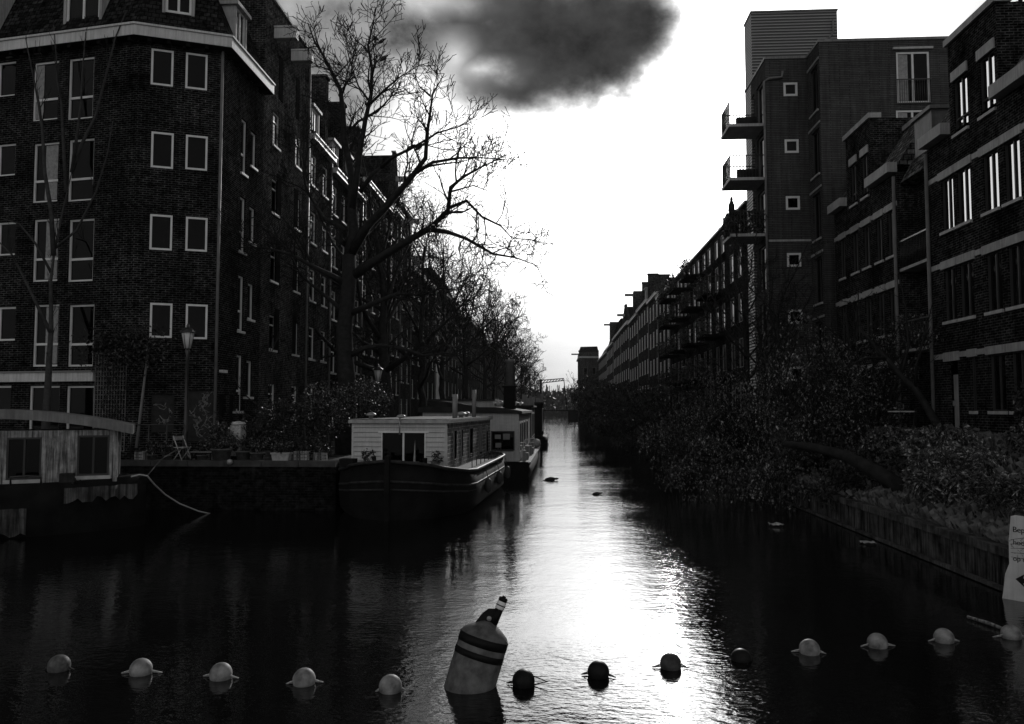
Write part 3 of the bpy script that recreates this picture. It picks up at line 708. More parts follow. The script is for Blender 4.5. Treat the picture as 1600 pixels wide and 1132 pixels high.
b_.box(o_[0]-.04, o_[1]+.04, -.11, -.07, o_[2]+1.05, o_[2]+1.09).box(o_[0]-.04, o_[1]+.04, -.11, -.07, o_[2]-.06, o_[2]-.02); b_.build('railing', M['black_metal'], mb_)
# parapet edge
pe = MB(fF.T); pe.box(-.04, 16, -.04, .2, ZM, ZM+.12).box(-.04, .2, .2, 1.66, ZM, ZM+.12).box(-2.04, .2, 1.66, 1.9, ZM, ZM+.12).box(-2.04, -1.8, 1.9, 5.8, ZM, ZM+.12); pe.build('parapet_edge', M['zinc'], mb_)
for zz in (19.4, 16.4, 13.4, 10.4, 7.4): MB(fS.T).box(.0, 1.66, -.03, 0, zz, zz+.1).build('string_course', M['trim_grey'], mb_)
MB(fG.T).box(0, 2.0, -.03, 0, 11.2, 11.3).build('string_course', M['trim_grey'], mb_)
b_ = MB(fG.T); b_.tube([(-.1, -.1, .5), (-.1, -.1, 19.0), (.15, -.12, 19.15), (.75, -.12, 19.2), (.8, -.08, 19.5)], .06, 8); b_.build('downpipe', M['pipe'], mb_)
tw = MB(); ZT = 23.8; tw.T = Matrix.Translation(-Vector(mb_.location))
tw.box(10.22, 14.6, 40.9, 42.38, ZM-.1, ZT); tw.box(10.19, 10.35, 41.1, 42.38, 2, ZM-.1)
tw.build('lift_tower', M['cladding'], mb_)
MB(tw.T).box(10.18, 14.64, 40.86, 42.42, ZT, ZT+.08).build('tower_cap', M['zinc'], mb_)
MB(tw.T).tube([(13.8, 40.8, ZM+.4), (13.8, 40.8, 21.9), (14.35, 40.8, 22.6), (14.35, 40.8, 23.3)], .05, 6).build('flue', M['pipe'], mb_)
for k, z in enumerate((17.05, 14.4, 11.65)):
    s_ = MB(tw.T).box(8.45, 10.18, 38.45, 40.35, z-.14, z).build('balcony', M['trim_grey'], mb_)
    r_ = MB(tw.T); 
    for j in range(13):
        yy = 38.5+1.8*j/12; r_.tube([(8.5, yy, z), (8.5, yy, z+1.1)], .016, 4)
    for j in range(12):
        xx = 8.5+1.65*j/11
        if k: r_.tube([(xx, 38.5, z), (xx, 38.5, z+1.1)], .014, 4)
        r_.tube([(xx, 40.3, z), (xx, 40.3, z+1.1)], .014, 4)
    for a, b in (((8.5, 38.5), (8.5, 40.3)), ((8.5, 40.3), (10.15, 40.3)), ((8.5, 38.5), (10.15, 38.5))):
        if k == 0 and b[1] == 38.5: continue
        r_.tube([(a[0], a[1], z+1.1), (b[0], b[1], z+1.1)], .03, 5)
    r_.build('railing', M['black_metal'], s_)
    if k < 2: MB(tw.T).box(9.1, 10.1, 39.6, 39.9, z, z+.75).build('planter_box', M['wood_dark'], s_)

# ======================= balcony row (D)
db = thing('balcony_apartment_row', 'long dark apartment row with stacked plant covered balconies beyond the modern block', 'apartment building', (10.2, 71, 2))
fD = Facade((10.2, 71), R(-90), db); LD = 71-42.42
ops = []
uu = [1.1, 2.6, 4.6, 6.3, 8.4, 10.0, 12.3, 14.0, 16.3, 18.1, 20.5, 22.4, 24.8, 26.8]
for z in (3.0, 5.5, 8.0, 10.5, 12.7):
    for u in uu: ops.append((u-.42, u+.42, z, z+(1.6 if z < 12 else 1.1)))
wm_ = MB(); fD.wall(wm_, 0, LD, 0, 14.2, ops, .07)
wm_.quad((0, 9, 0), (0, 0, 0), (0, 0, 14.2), (0, 9, 14.2)); wm_.quad((LD, 9, 0), (0, 9, 0), (0, 9, 14.2), (LD, 9, 14.2)); wm_.quad((0, 0, 14.2), (LD, 0, 14.2), (LD, 9, 14.2), (0, 9, 14.2))
wm_.build('wall', M['brick_row2'], db, uv=True)
for o_ in ops: window(fD, o_, '', fm='frame_mid', gm_='glass_bright', rev=.03, fw=.03, sill=False)
MB(fD.T).box(0, LD, -.12, .2, 14.2, 14.32).build('roof_edge', M['zinc'], db)
rb = random.Random(11)
for z in (5.2, 7.7, 10.2, 12.4):
    for u in (3.4, 9.2, 15.1, 21.4):
        if z > 12 and u > 20: continue
        s_ = MB(fD.T).box(u-1.5, u+1.5, -1.25, 0, z-.15, z).build('balcony', M['dark'], db)
        r_ = MB(fD.T)
        for j in range(14): r_.tube([(u-1.45+2.9*j/13, -1.2, z), (u-1.45+2.9*j/13, -1.2, z+1.0)], .012, 4)
        r_.tube([(u-1.45, 0, z+1.0), (u-1.45, -1.2, z+1.0), (u+1.45, -1.2, z+1.0), (u+1.45, 0, z+1.0)], .025, 4)
        r_.build('railing', M['black_metal'], s_)
        pl = MB(fD.T)
        for j in range(260):
            c_ = Vector((u+rb.uniform(-1.5, 1.5), -1.2+rb.gauss(0, .16), z+rb.uniform(-.1, 1.15))); d_ = Vector((rb.gauss(0, 1), rb.gauss(0, 1), rb.gauss(-.3, 1))).normalized()*.09; e_ = Vector((rb.gauss(0, 1), rb.gauss(0, 1), rb.gauss(0, 1))).cross(d_).normalized()*.05
            pl.quad(c_-d_, c_-e_, c_+d_, c_+e_)
        pl.build('planting', M['leaf_dark'], s_)
# ======================= right far row
GR = 'old houses far along the right row'
RH = [
 (71.02, 79.0, 14.2, dict(roof='pitched', zr=15.6, cols=3, rows=4, brick='brick_row2'), 'dark pitched roof house right after the balcony row'),
 (79.02, 87.0, 14.8, dict(roof='pitched', zr=16.4, cols=3, rows=4, chim=(1.2, 6.8), chim_z=16.6), 'pitched house with two chimneys, second beyond the balcony row'),
 (87.02, 98.0, 15.2, dict(roof='mansard', zr=17.6, cols=4, rows=4, chim=(3, 9), chim_z=18.2), 'mansard house with paired chimneys in right row'),
 (98.02, 110.0, 15.0, dict(roof='mansard', zr=17.5, cols=4, rows=4, hoist=18.1), 'house with long hoist beam standing out in right row'),
 (110.02, 124.0, 15.4, dict(roof='gable', zr=18.4, cols=4, rows=4, near=False, hoist=17.0), 'broad gabled house in the middle of the far right row'),
 (124.02, 140.0, 15.4, dict(roof='flat', cols=5, rows=4, near=False), 'flat corniced house farther along the right row'),
 (140.02, 158.0, 15.0, dict(roof='mansard', zr=19.2, cols=5, rows=4, near=False, hoist=19.0), 'high roofed house with white hoist beam far along right row'),
 (158.02, 189.0, 14.6, dict(roof='mansard', zr=17.0, cols=8, rows=4, near=False), 'last long house of right row touching the end building'),
]
for a, b, ze, kw, lab in RH:
    kw.setdefault('gl', 'glass_bright'); kw.setdefault('rev', .06); kw.setdefault('brick', 'brick_far'); canal_house('R', a, b, ze, lab, z0=1.5, group=GR, x=10.2, **kw)
# projecting bay boxes / balconies on the far row are part of each facade
eb_ = thing('end_building', 'dark building with pale cornice closing the right row, facing up the canal', 'building', (5.7, 190, 1))
fE = Facade((5.7, 190), 0, eb_); wm_ = MB(); ope = [(u, u+.9, z, z+1.6) for u in (1.0, 3.0) for z in (4.5, 8, 11.5)]
fE.wall(wm_, 0, 4.6, 0, 16.9, ope, .15); fE2 = Facade((5.7, 205), R(-90), eb_); fE2.wall(wm_, 0, 15, 0, 16.9, [(u, u+.9, z, z+1.6) for u in (2, 5, 8, 11) for z in (4.5, 8, 11.5)], .15)
wm_.T = fE.T; wm_.quad((0, 0, 16.9), (4.6, 0, 16.9), (4.6, 15, 16.9), (0, 15, 16.9)); wm_.quad((4.6, 0, 0), (4.6, 15, 0), (4.6, 15, 16.9), (4.6, 0, 16.9))
wm_.build('wall', M['brick_far'], eb_, uv=True)
for o_ in ope: window(fE, o_, '', fm='frame_mid', rev=.12, sill=False)
for o_ in [(u, u+.9, z, z+1.6) for u in (2, 5, 8, 11) for z in (4.5, 8, 11.5)]: window(fE2, o_, '', fm='frame_mid', rev=.12, sill=False)
MB(fE.T).box(-.3, 4.6, -.3, 15.2, 15.4, 15.8).build('cornice', M['trim_grey'], eb_)
MB(fE.T).box(-.25, 4.6, -.2, .1, 16.9, 17.2).prism([(.2, 17.2), (4.5, 17.2), (4.3, 18.2), (.3, 18.1)], .3, 14).build('roof', M['tile'], eb_, uv=True)
MB(fE.T).box(-1.9, .2, .5, .9, 16.2, 16.5).build('hoist_beam', M['dark'], eb_)
# ======================= trees
def wig(p0, p1, n, amp, rg):
    pts = [p0]; d = p1-p0
    for i in range(1, n):
        pts.append(p0+d*(i/n)+Vector((rg.gauss(0, 1), rg.gauss(0, 1), rg.gauss(0, 1)))*amp)
    pts.append(p1); return pts
def rdir(rg): return Vector((rg.gauss(0, 1), rg.gauss(0, 1), rg.gauss(0, 1))).normalized()
def sprout(mb, pts, rads, rg, level, dens, lens, spread=.95, up=.25, rmin=.006):
    """side shoots along a limb; mb receives twigs, recursion to finer levels"""
    L_ = [0.0]
    for i in range(1, len(pts)): L_.append(L_[-1]+(pts[i]-pts[i-1]).length)
    tot = L_[-1]; n = max(1, int(tot*dens[level]+rg.random()))
    for k in range(n):
        s_ = tot*(.18+.82*(k+rg.random())/n)
        i = 1
        while i < len(pts)-1 and L_[i] < s_: i += 1
        t = min(1, (s_-L_[i-1])/max(1e-6, L_[i]-L_[i-1])); p = pts[i-1].lerp(pts[i], t); r = rads[i-1]*(1-t)+rads[i]*t
        ax = (pts[i]-pts[i-1]).normalized(); q_ = rdir(rg); q_ = (q_-ax*q_.dot(ax)).normalized()
        d = (ax*(1-spread*.45)+q_*spread*.8+Vector((0, 0, up))).normalized()
        ln = lens[level]*rg.uniform(.45, 1.15)*(1-.45*s_/tot); m = 4 if level < len(dens)-1 else 3
        cp = [p]; dd = d.copy()
        for j in range(m):
            dd = (dd+rdir(rg)*.30+Vector((0, 0, up*.25))).normalized(); cp.append(cp[-1]+dd*ln/m)
        r0 = min(r*.62, .020*ln+rmin); cr = [max(rmin, r0*(1-.8*j/m)) for j in range(m+1)]
        mb.tube(cp, cr, 4 if level == 0 else 3, cap=False)
        if level < len(dens)-1: sprout(mb, cp, cr, rg, level+1, dens, lens, spread, up, rmin)
def limb(path, r0, r1, rg, sub=3, amp=.05):
    pts = []
    for a, b in zip(path[:-1], path[1:]):
        n = max(1, int((b-a).length/.8)); pts += wig(a, b, n, amp, rg)[:-1]
    pts.append(path[-1]); n = len(pts); return pts, [r0+(r1-r0)*(i/(n-1))**.8 for i in range(n)]
def P_(px, py, Y): return atY(px, py, Y)

def big_tree():
    rg = random.Random(77); Y = 30.0
    base = P_(540, 690, Y); base.z = ZQ
    t = thing('bare_tree', 'largest bare tree with wide crown and thick dark trunk behind the white cabin boat', 'tree', base, 0, 'bare trees along the left quay')
    tm, cm = MB(), MB(); Bv = Vector(base)
    def go(pix, r0, r1, dens=(2.7, 3.8, 4.4), lens=(2.3, 1.0, .50), thick=True, sp=True):
        pts, rr = limb([P_(x, y, yy)-Bv for x, y, yy in pix], r0, r1, rg); (tm if thick else cm).tube(pts, rr, 8)
        if sp: sprout(cm, pts[len(pts)//5:], rr[len(pts)//5:], rg, 0, dens, lens, rmin=.0115)
    go([(540, 712, 30), (538, 640, 30), (539, 560, 30), (542, 480, 30), (546, 400, 30)], .42, .27, sp=False)
    go([(546, 400, 30), (550, 330, 30), (548, 265, 30.2), (538, 219, 30.4), (532, 141, 30.6), (518, 112, 30.8), (506, 88, 31), (492, 67, 31), (481, 36, 31)], .24, .02)
    go([(550, 330, 30), (556, 285, 29.6), (562, 240, 29.4), (571, 187, 29.2), (580, 148, 29.1), (581, 106, 29), (575, 71, 29), (583, 39, 29), (587, 12, 29)], .15, .015)
    go([(576, 165, 29.1), (604, 138, 28.6), (626, 120, 28.3), (656, 102, 28)], .06, .012)
    go([(578, 160, 29.1), (560, 135, 29.6), (548, 100, 30), (540, 70, 30)], .05, .01)
    go([(530, 150, 30.6), (548, 120, 31.5), (552, 85, 32), (562, 60, 32)], .05, .01)
    go([(548, 398, 30), (575, 352, 29.3), (598, 329, 29), (626, 297, 28.6), (647, 272, 28.2), (665, 247, 28), (667, 212, 27.8), (672, 177, 27.6), (676, 148, 27.5), (694, 116, 27.4)], .19, .015)
    go([(647, 272, 28.2), (676, 254, 27.6), (718, 247, 27), (753, 247, 26.6), (795, 250, 26.4)], .08, .012)
    go([(596, 262, 29.4), (612, 247, 29), (647, 230, 28.7), (683, 208, 28.4), (718, 198, 28), (745, 181, 27.8)], .08, .012)
    go([(563, 300, 29.8), (580, 275, 29.5), (600, 258, 29.4)], .10, .07, sp=False)
    go([(550, 432, 30), (580, 412, 29.4), (612, 392, 29), (647, 371, 28.5), (672, 357, 28.1), (700, 329, 27.6), (704, 293, 27.3), (725, 276, 27), (753, 261, 26.8), (792, 242, 26.6)], .20, .015)
    go([(702, 325, 27.6), (729, 314, 27.2), (753, 339, 26.8), (782, 353, 26.5), (800, 372, 26.3), (829, 375, 26.1)], .07, .01)
    go([(672, 359, 28.1), (700, 363, 27.6), (728, 373, 27.2), (770, 397, 26.8), (806, 403, 26.4), (841, 416, 26.2)], .10, .014)
    go([(672, 150, 27.5), (655, 135, 27.3), (645, 110, 27)], .04, .01)
    go([(704, 300, 27.3), (740, 290, 26.5), (765, 300, 26)], .04, .01)
    go([(545, 447, 30), (520, 432, 29.6), (495, 420, 29.2), (457, 399, 28.8), (418, 388, 28.5), (352, 386, 28.2)], .15, .015)
    go([(543, 492, 30), (515, 468, 30.6), (495, 452, 31), (470, 430, 31.4), (452, 395, 31.6), (430, 370, 31.8)], .11, .012)
    go([(548, 490, 30), (587, 473, 29.4), (623, 459, 29), (660, 461, 28.6), (690, 450, 28.2), (720, 455, 28)], .13, .014)
    go([(546, 556, 30), (570, 544, 29.7), (597, 540, 29.4), (630, 545, 29), (662, 556, 28.6), (700, 552, 28.2), (730, 560, 28)], .12, .014)
    go([(540, 360, 30), (505, 340, 30.6), (480, 300, 31), (470, 250, 31.4), (462, 200, 31.6)], .10, .012)
    go([(540, 420, 30), (520, 380, 31), (500, 340, 32), (490, 310, 32.5)], .08, .012)
    go([(548, 380, 30), (580, 360, 31.5), (610, 320, 32.5), (635, 290, 33)], .10, .012)
    go([(535, 217, 30.4), (560, 190, 31), (590, 175, 31.5), (612, 150, 31.7), (640, 138, 32)], .07, .012)
    tm.build('trunk', M['bark'], t); cm.build('crown', M['twig'], t)
big_tree()
def bare_tree(name, label, base, h, rad, seed, group, dens=(2.0, 2.9, 3.4), lens=(2.2, 1.1, .5), trunk_r=.30, nl=11, fork=.32, rmin=.016, lean=(0, 0), up=.14, cat='tree'):
    rg = random.Random(seed); t = thing(name, label, cat, base, rg.uniform(0, 6), group)
    tm, cm = MB(), MB(); top = Vector((lean[0], lean[1], h*.72))
    pts, rr = limb([Vector((0, 0, -.1)), top*fork+rdir(rg)*.15, top*.7+rdir(rg)*.25, top], trunk_r, trunk_r*.25, rg, amp=.07); tm.tube(pts, rr, 8)
    for k in range(nl):
        f = fork+(1-fork)*k/nl; i = min(len(pts)-2, int(f*(len(pts)-1))); p = pts[i]; a = k*2.4+rg.uniform(-.4, .4)
        el = R(12+62*k/nl+rg.uniform(-8, 8)); ln = rad*rg.uniform(.85, 1.15)*(1 if k < nl*.6 else .8); d = Vector((math.cos(a)*math.cos(el), math.sin(a)*math.cos(el), math.sin(el)))
        path = [p]
        for j in range(5): d = (d+rdir(rg)*.24+Vector((0, 0, .12))).normalized(); path.append(path[-1]+d*ln/5)
        lp, lr = limb(path, rr[i]*.62, .02, rg, amp=.04); tm.tube(lp, lr, 6); sprout(cm, lp[1:], lr[1:], rg, 0, dens, lens, up=up, rmin=rmin)
    sprout(cm, pts[len(pts)//2:], rr[len(pts)//2:], rg, 0, dens, lens, up=up, rmin=rmin)
    tm.build('trunk', M['bark'], t); cm.build('crown', M['twig'], t); return t
GT = 'bare trees along the left quay'
bare_tree('bare_tree', 'bare tree with leaning trunk just right of the largest tree', (-8.9, 42, ZQ), 15.5, 6.6, 5, GT, lean=(.8, 0), trunk_r=.40, nl=11)
bare_tree('bare_tree', 'bare tree set back by the house walls behind the leaning one', (-9.9, 46.5, ZQ), 15.5, 5.5, 45, GT, trunk_r=.26, nl=11)
bare_tree('bare_tree', 'third bare tree from the camera, kerbside in the left quay row', (-8.5, 51, ZQ), 17, 6.8, 6, GT, nl=11)
tA = bare_tree('bare_tree', 'fourth bare tree from the camera in the left quay row', (-8.6, 61, ZQ), 17, 7.0, 7, GT, rmin=.021, nl=12)
tB = bare_tree('bare_tree', 'fifth bare tree from the camera in the left quay row', (-8.3, 72, ZQ), 17, 7.0, 8, GT, rmin=.023, nl=12)
names = ['sixth', 'seventh', 'eighth', 'ninth', 'tenth', 'eleventh', 'twelfth', 'thirteenth', 'fourteenth', 'fifteenth', 'sixteenth']
for i, y in enumerate((84, 96, 108, 120, 134, 150, 168, 188, 206, 224, 244)):
    c_ = copy_tree(tA if i % 2 else tB); c_.location = (-7.6+.4*math.sin(i*2.3), y, ZQ); c_.rotation_euler = (0, 0, 1.3*i+.5); c_.scale = (1.0,)*3 if i < 7 else (.9,)*3
    c_['label'] = names[i]+' bare tree from the camera in the left quay row'
# slim multi stem tree at far left
rg = random.Random(12); Y = 24.6+1.4; Bv = Vector((P_(73, 640, Y).x, Y, ZQ))
t = thing('bare_tree', 'slim bare tree with upright stems before the tall windows at far left', 'tree', Bv)
tm, cm = MB(), MB()
for pix, r0 in ((((73, 715, Y), (73, 640, Y), (77, 560, Y), (80, 480, Y), (84, 400, Y), (98, 330, Y), (112, 270, Y)), .17), (((84, 400, Y), (80, 330, Y-.2), (70, 270, Y-.3), (66, 200, Y-.4), (52, 120, Y-.5), (40, 60, Y-.5)), .09), (((112, 270, Y), (128, 225, Y), (150, 180, Y), (165, 120, Y), (180, 60, Y), (196, 20, Y)), .07),
    (((104, 300, Y), (100, 240, Y+.3), (96, 160, Y+.4), (88, 90, Y+.5), (84, 40, Y+.5)), .07), (((112, 270, Y), (122, 200, Y-.3), (128, 120, Y-.5), (134, 50, Y-.6)), .06), (((79, 520, Y), (50, 460, Y), (20, 400, Y), (-10, 370, Y)), .07), (((82, 430, Y), (55, 380, Y-.3), (30, 350, Y-.4), (5, 342, Y-.4)), .05), (((84, 390, Y), (120, 360, Y), (150, 300, Y), (168, 240, Y), (176, 190, Y)), .05)):
    pts, rr = limb([P_(*q_)-Bv for q_ in pix], r0, .015, rg, amp=.03); tm.tube(pts, rr, 7); sprout(cm, pts[len(pts)//3:], rr[len(pts)//3:], rg, 0, (1.5, 2.6), (1.5, .6), spread=.55, up=.7, rmin=.007)
tm.build('trunk', plain('young_bark', .05, .8, .4, 8), t); cm.build('crown', M['twig'], t)

# ======================= foliage
def leafquads(mb, rg, n, cen, rad, size, aspect=.3, droop=0, clump=None, shell=.35):
    cl = [(Vector((rg.gauss(0, .5), rg.gauss(0, .5), rg.gauss(0, .45)))) for _ in range(clump or 30)]
    for i in range(n):
        if rg.random() < .75:
            c = rg.choice(cl); p = c+Vector((rg.gauss(0, .16), rg.gauss(0, .16), rg.gauss(0, .16)))
        else:
            p = rdir(rg)*rg.random()**.4
        if p.length > 1.05: p = p.normalized()*rg.uniform(.8, 1.08)
        q_ = Vector((cen[0]+p.x*rad[0], cen[1]+p.y*rad[1], cen[2]+p.z*rad[2]))
        a = (rdir(rg)+Vector((0, 0, -droop))).normalized()*size*rg.uniform(.6, 1.3); b = rdir(rg).cross(a).normalized()*a.length*aspect
        m_ = q_+a*.55; mb.add([q_, m_+b, q_+a*1.15-Vector((0, 0, abs(a.length)*.2)), m_-b], [(0, 1, 2, 3)])
def bush(name, label, base, ells, n, size, seed, mat='leaf', stems=7, aspect=.28, droop=.6, cat='shrub', group=None, stem_r=.05, twigs=True):
    rg = random.Random(seed); t = thing(name, label, cat, base, 0, group); fm_, sm_ = MB(), MB(); tot = sum(e[1][0]*e[1][1]*e[1][2] for e in ells)
    for cen, rad in ells:
        k = int(n*rad[0]*rad[1]*rad[2]/tot); leafquads(fm_, rg, k, cen, rad, size, aspect, droop, clump=max(14, k//160))
        for s_ in range(stems):
            e_ = Vector(cen)+Vector((rg.gauss(0, .45)*rad[0], rg.gauss(0, .45)*rad[1], rg.uniform(-.1, .8)*rad[2])); p0 = Vector((rg.gauss(0, .15), rg.gauss(0, .15), -.3))
            mid = p0.lerp(e_, .5)+Vector((0, 0, .15*rad[2])); pts, rr = limb([p0, mid, e_], stem_r, .012, rg, amp=.06); sm_.tube(pts, rr, 5)
            if twigs: sprout(sm_, pts[1:], rr[1:], rg, 0, (2.0, 3.0), (1.3, .6), rmin=.008, up=.1)
    sm_.build('stems', M['twig'], t); fm_.build('foliage', M[mat], t); return t
def rel(px, py, Y, base): return tuple(P_(px, py, Y)-Vector(base))
GS = 'leafy trees overhanging the right bank'
b = (8.6, 33.5, 1.1); bush('willow_tree', 'tall loose leafy tree hanging over the water before the balcony row', b, [(rel(1150, 655, 33, b), (2.6, 3, 2.2)), (rel(1090, 695, 32, b), (2.3, 3, 1.7)), (rel(1150, 735, 29, b), (2.8, 2.5, 1.3))], 6600, .12, 21, 'leaf', 8, droop=1.2, cat='tree', group=GS, stem_r=.13)
b = (9.3, 28.0, 1.4); bush('willow_tree', 'dense leafy tree with hanging leaves in front of the modern block', b, [(rel(1240, 610, 28, b), (1.9, 2.2, 2.5)), (rel(1270, 700, 27, b), (2.2, 2, 1.4)), (rel(1215, 745, 26, b), (2.2, 2, 1.1))], 6000, .115, 22, 'leaf', 8, droop=1.4, cat='tree', group=GS, stem_r=.12)
b = (10.6, 27.0, 1.9); bush('leafy_tree', 'small leafed tree before the second brick house', b, [(rel(1345, 590, 27, b), (1.6, 1.8, 1.7)), (rel(1330, 660, 26.5, b), (1.7, 1.8, 1.1)), (rel(1420, 520, 26, b), (1.3, 1.2, .7))], 4300, .09, 23, 'leaf', 8, droop=.5, cat='tree', group=GS, stem_r=.07)
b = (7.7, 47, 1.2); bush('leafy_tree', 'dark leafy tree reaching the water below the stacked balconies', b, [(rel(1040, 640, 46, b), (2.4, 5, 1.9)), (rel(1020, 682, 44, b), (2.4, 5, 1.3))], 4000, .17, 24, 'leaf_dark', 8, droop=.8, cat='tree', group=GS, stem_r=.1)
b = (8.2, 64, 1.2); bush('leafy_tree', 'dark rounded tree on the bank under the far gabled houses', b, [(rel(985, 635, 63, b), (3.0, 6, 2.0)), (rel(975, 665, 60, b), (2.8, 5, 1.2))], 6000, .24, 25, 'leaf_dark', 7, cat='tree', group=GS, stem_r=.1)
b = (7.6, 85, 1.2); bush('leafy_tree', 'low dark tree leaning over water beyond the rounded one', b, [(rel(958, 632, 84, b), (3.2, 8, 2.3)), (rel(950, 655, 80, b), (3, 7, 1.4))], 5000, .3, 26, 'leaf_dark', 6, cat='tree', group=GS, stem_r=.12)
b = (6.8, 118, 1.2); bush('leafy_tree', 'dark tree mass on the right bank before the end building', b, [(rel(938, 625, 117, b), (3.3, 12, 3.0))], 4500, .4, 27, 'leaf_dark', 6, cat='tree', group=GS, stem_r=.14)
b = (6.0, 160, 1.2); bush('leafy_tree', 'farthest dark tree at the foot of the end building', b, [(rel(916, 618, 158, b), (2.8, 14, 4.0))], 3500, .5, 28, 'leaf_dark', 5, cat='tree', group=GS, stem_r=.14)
bare_tree('bare_tree', 'bare twiggy tree standing up before the stacked balconies on the right', (8.9, 37, 1.5), 11.5, 4.0, 31, 'bare trees on the right bank', trunk_r=.17, nl=12, dens=(2.2, 3.4, 3.8), lens=(1.5, .75, .36), rmin=.014, fork=.25)
bare_tree('bare_tree', 'bare arching tree in the middle of the willows on the right', (8.4, 34, 1.5), 9.0, 3.8, 35, 'bare trees on the right bank', trunk_r=.15, nl=12, dens=(2.4, 3.4, 3.8), lens=(1.5, .75, .36), rmin=.011, fork=.2, up=.05, lean=(-1.2, 0))
bare_tree('bare_tree', 'bare twiggy tree before the second brick terraced house', (10.2, 28.5, 1.9), 6.5, 3.0, 36, 'bare trees on the right bank', trunk_r=.12, nl=11, dens=(2.2, 3.2, 3.6), lens=(1.2, .65, .3), rmin=.009, fork=.25)
bare_tree('bare_tree', 'smaller bare tree between the willow and the modern block', (9.0, 31, 1.6), 6.6, 2.8, 32, 'bare trees on the right bank', trunk_r=.12, nl=9, dens=(1.8, 2.8, 3.2), lens=(1.1, .6, .28), rmin=.007, fork=.25)
bare_tree('bare_tree', 'thin bare tree rising behind the lift bridge by the end building', (5.5, 238, 1.5), 15, 4.5, 33, 'bare trees on the right bank', trunk_r=.25, nl=9, dens=(1.0, 1.4), lens=(2.2, 1.2), rmin=.03)
# leaning tree in the garden
rg = random.Random(41); Bv = Vector(atY(1486, 700, 23.6)); Bv.z = garden_h(Bv.x, Bv.y)-.1
t = thing('leaning_tree', 'leaning dark tree trunk crossing in front of the pale garden door', 'tree', Bv); tm, cm = MB(), MB()
def gl_(pix, r0, r1, d=(1.6, 2.6, 3), l=(1.2, .6, .3)):
    pts, rr = limb([atY(*q_)-Bv for q_ in pix], r0, r1, rg, amp=.025); tm.tube(pts, rr, 8); sprout(cm, pts[len(pts)//2:], rr[len(pts)//2:], rg, 0, d, l, rmin=.006)
gl_([(1486, 712, 23.6), (1468, 670, 23.7), (1448, 636, 23.8), (1430, 608, 24), (1408, 588, 24.2), (1385, 560, 24.5), (1362, 535, 24.8), (1345, 515, 25)], .16, .04)
gl_([(1430, 608, 24), (1432, 570, 23.7), (1446, 520, 23.4), (1458, 470, 23.2)], .05, .012)
gl_([(1408, 588, 24.2), (1420, 540, 24.4), (1415, 480, 24.6), (1405, 430, 24.8)], .05, .012)
gl_([(1385, 560, 24.5), (1350, 560, 24), (1310, 580, 23.6)], .05, .012)
tm.build('trunk', M['bark'], t); cm.build('crown', M['twig'], t)
# fallen trunk leaning over the water
rg = random.Random(42); Bv = Vector(atY(1392, 752, 21.5)); t = thing('fallen_trunk', 'thick fallen dark trunk lying from the garden out over the water', 'tree trunk', Bv)
pts, rr = limb([atY(*q_)-Bv for q_ in ((1420, 770, 21), (1370, 738, 21.6), (1320, 712, 22.4), (1275, 700, 23), (1225, 694, 23.6))], .24, .10, rg, amp=.03); tm = MB(); tm.tube(pts, rr, 9); sprout(tm, pts[1:], rr[1:], rg, 0, (1.2, 2.2), (1.1, .5), rmin=.01)
tm.build('trunk', M['bark'], t)
# garden shrubs on the near right
GG = 'garden plants on the right bank'
def gb_(x, y): return (x, y, garden_h(x, y)-.05)
b = gb_(9.6, 19.5); bush('bamboo_plant', 'clump of long narrow drooping leaves above the piled wall', b, [((0, 0, .45), (1.1, 1.3, .55)), ((-.9, -.9, .2), (.7, .9, .4))], 2600, .26, 51, 'leaf_pale', 5, aspect=.10, droop=.5, group=GG, cat='plant', stem_r=.02)
b = gb_(10.3, 21.8); bush('leafy_shrub', 'pale broad leaved shrub below the leaning tree', b, [((0, 0, .45), (1.0, 1.2, .5))], 1500, .17, 52, 'leaf_pale', 5, aspect=.3, group=GG, stem_r=.02)
b = gb_(10.9, 18.4); bush('leafy_shrub', 'dark shrub against the brick wall below the ground floor sills', b, [((.2, 0, .45), (.8, 1.6, .55))], 2200, .13, 53, 'leaf', 5, aspect=.3, group=GG, stem_r=.02)
b = gb_(9.2, 23.5); bush('leafy_shrub', 'scrubby bush over the wall beside the fallen trunk', b, [((0, 0, .4), (1.2, 1.6, .6)), ((-1.2, 0, -.1), (.7, 1.3, .5))], 3600, .13, 54, 'leaf_dark', 6, aspect=.2, group=GG, stem_r=.02)
b = gb_(11.4, 20.3); bush('leafy_shrub', 'round leafed bush at right under the sills of the nearest house', b, [((.1, -.6, 1.0), (.5, .7, .6))], 1300, .10, 55, 'leaf', 6, aspect=.45, group=GG, stem_r=.02)
b = gb_(9.2, 16.4); bush('bamboo_plant', 'spiky arching grass clump beside the white sign', b, [((0, 0, .35), (1.0, 1.5, .4))], 1900, .24, 56, 'leaf', 4, aspect=.07, droop=.2, group=GG, cat='plant', stem_r=.015)
b = gb_(10.6, 25.2); bush('leafy_shrub', 'low pale shrub at the foot of the pale garden door', b, [((0, 0, .3), (1.2, 1.2, .4))], 1600, .14, 57, 'leaf_pale', 4, group=GG, stem_r=.02)
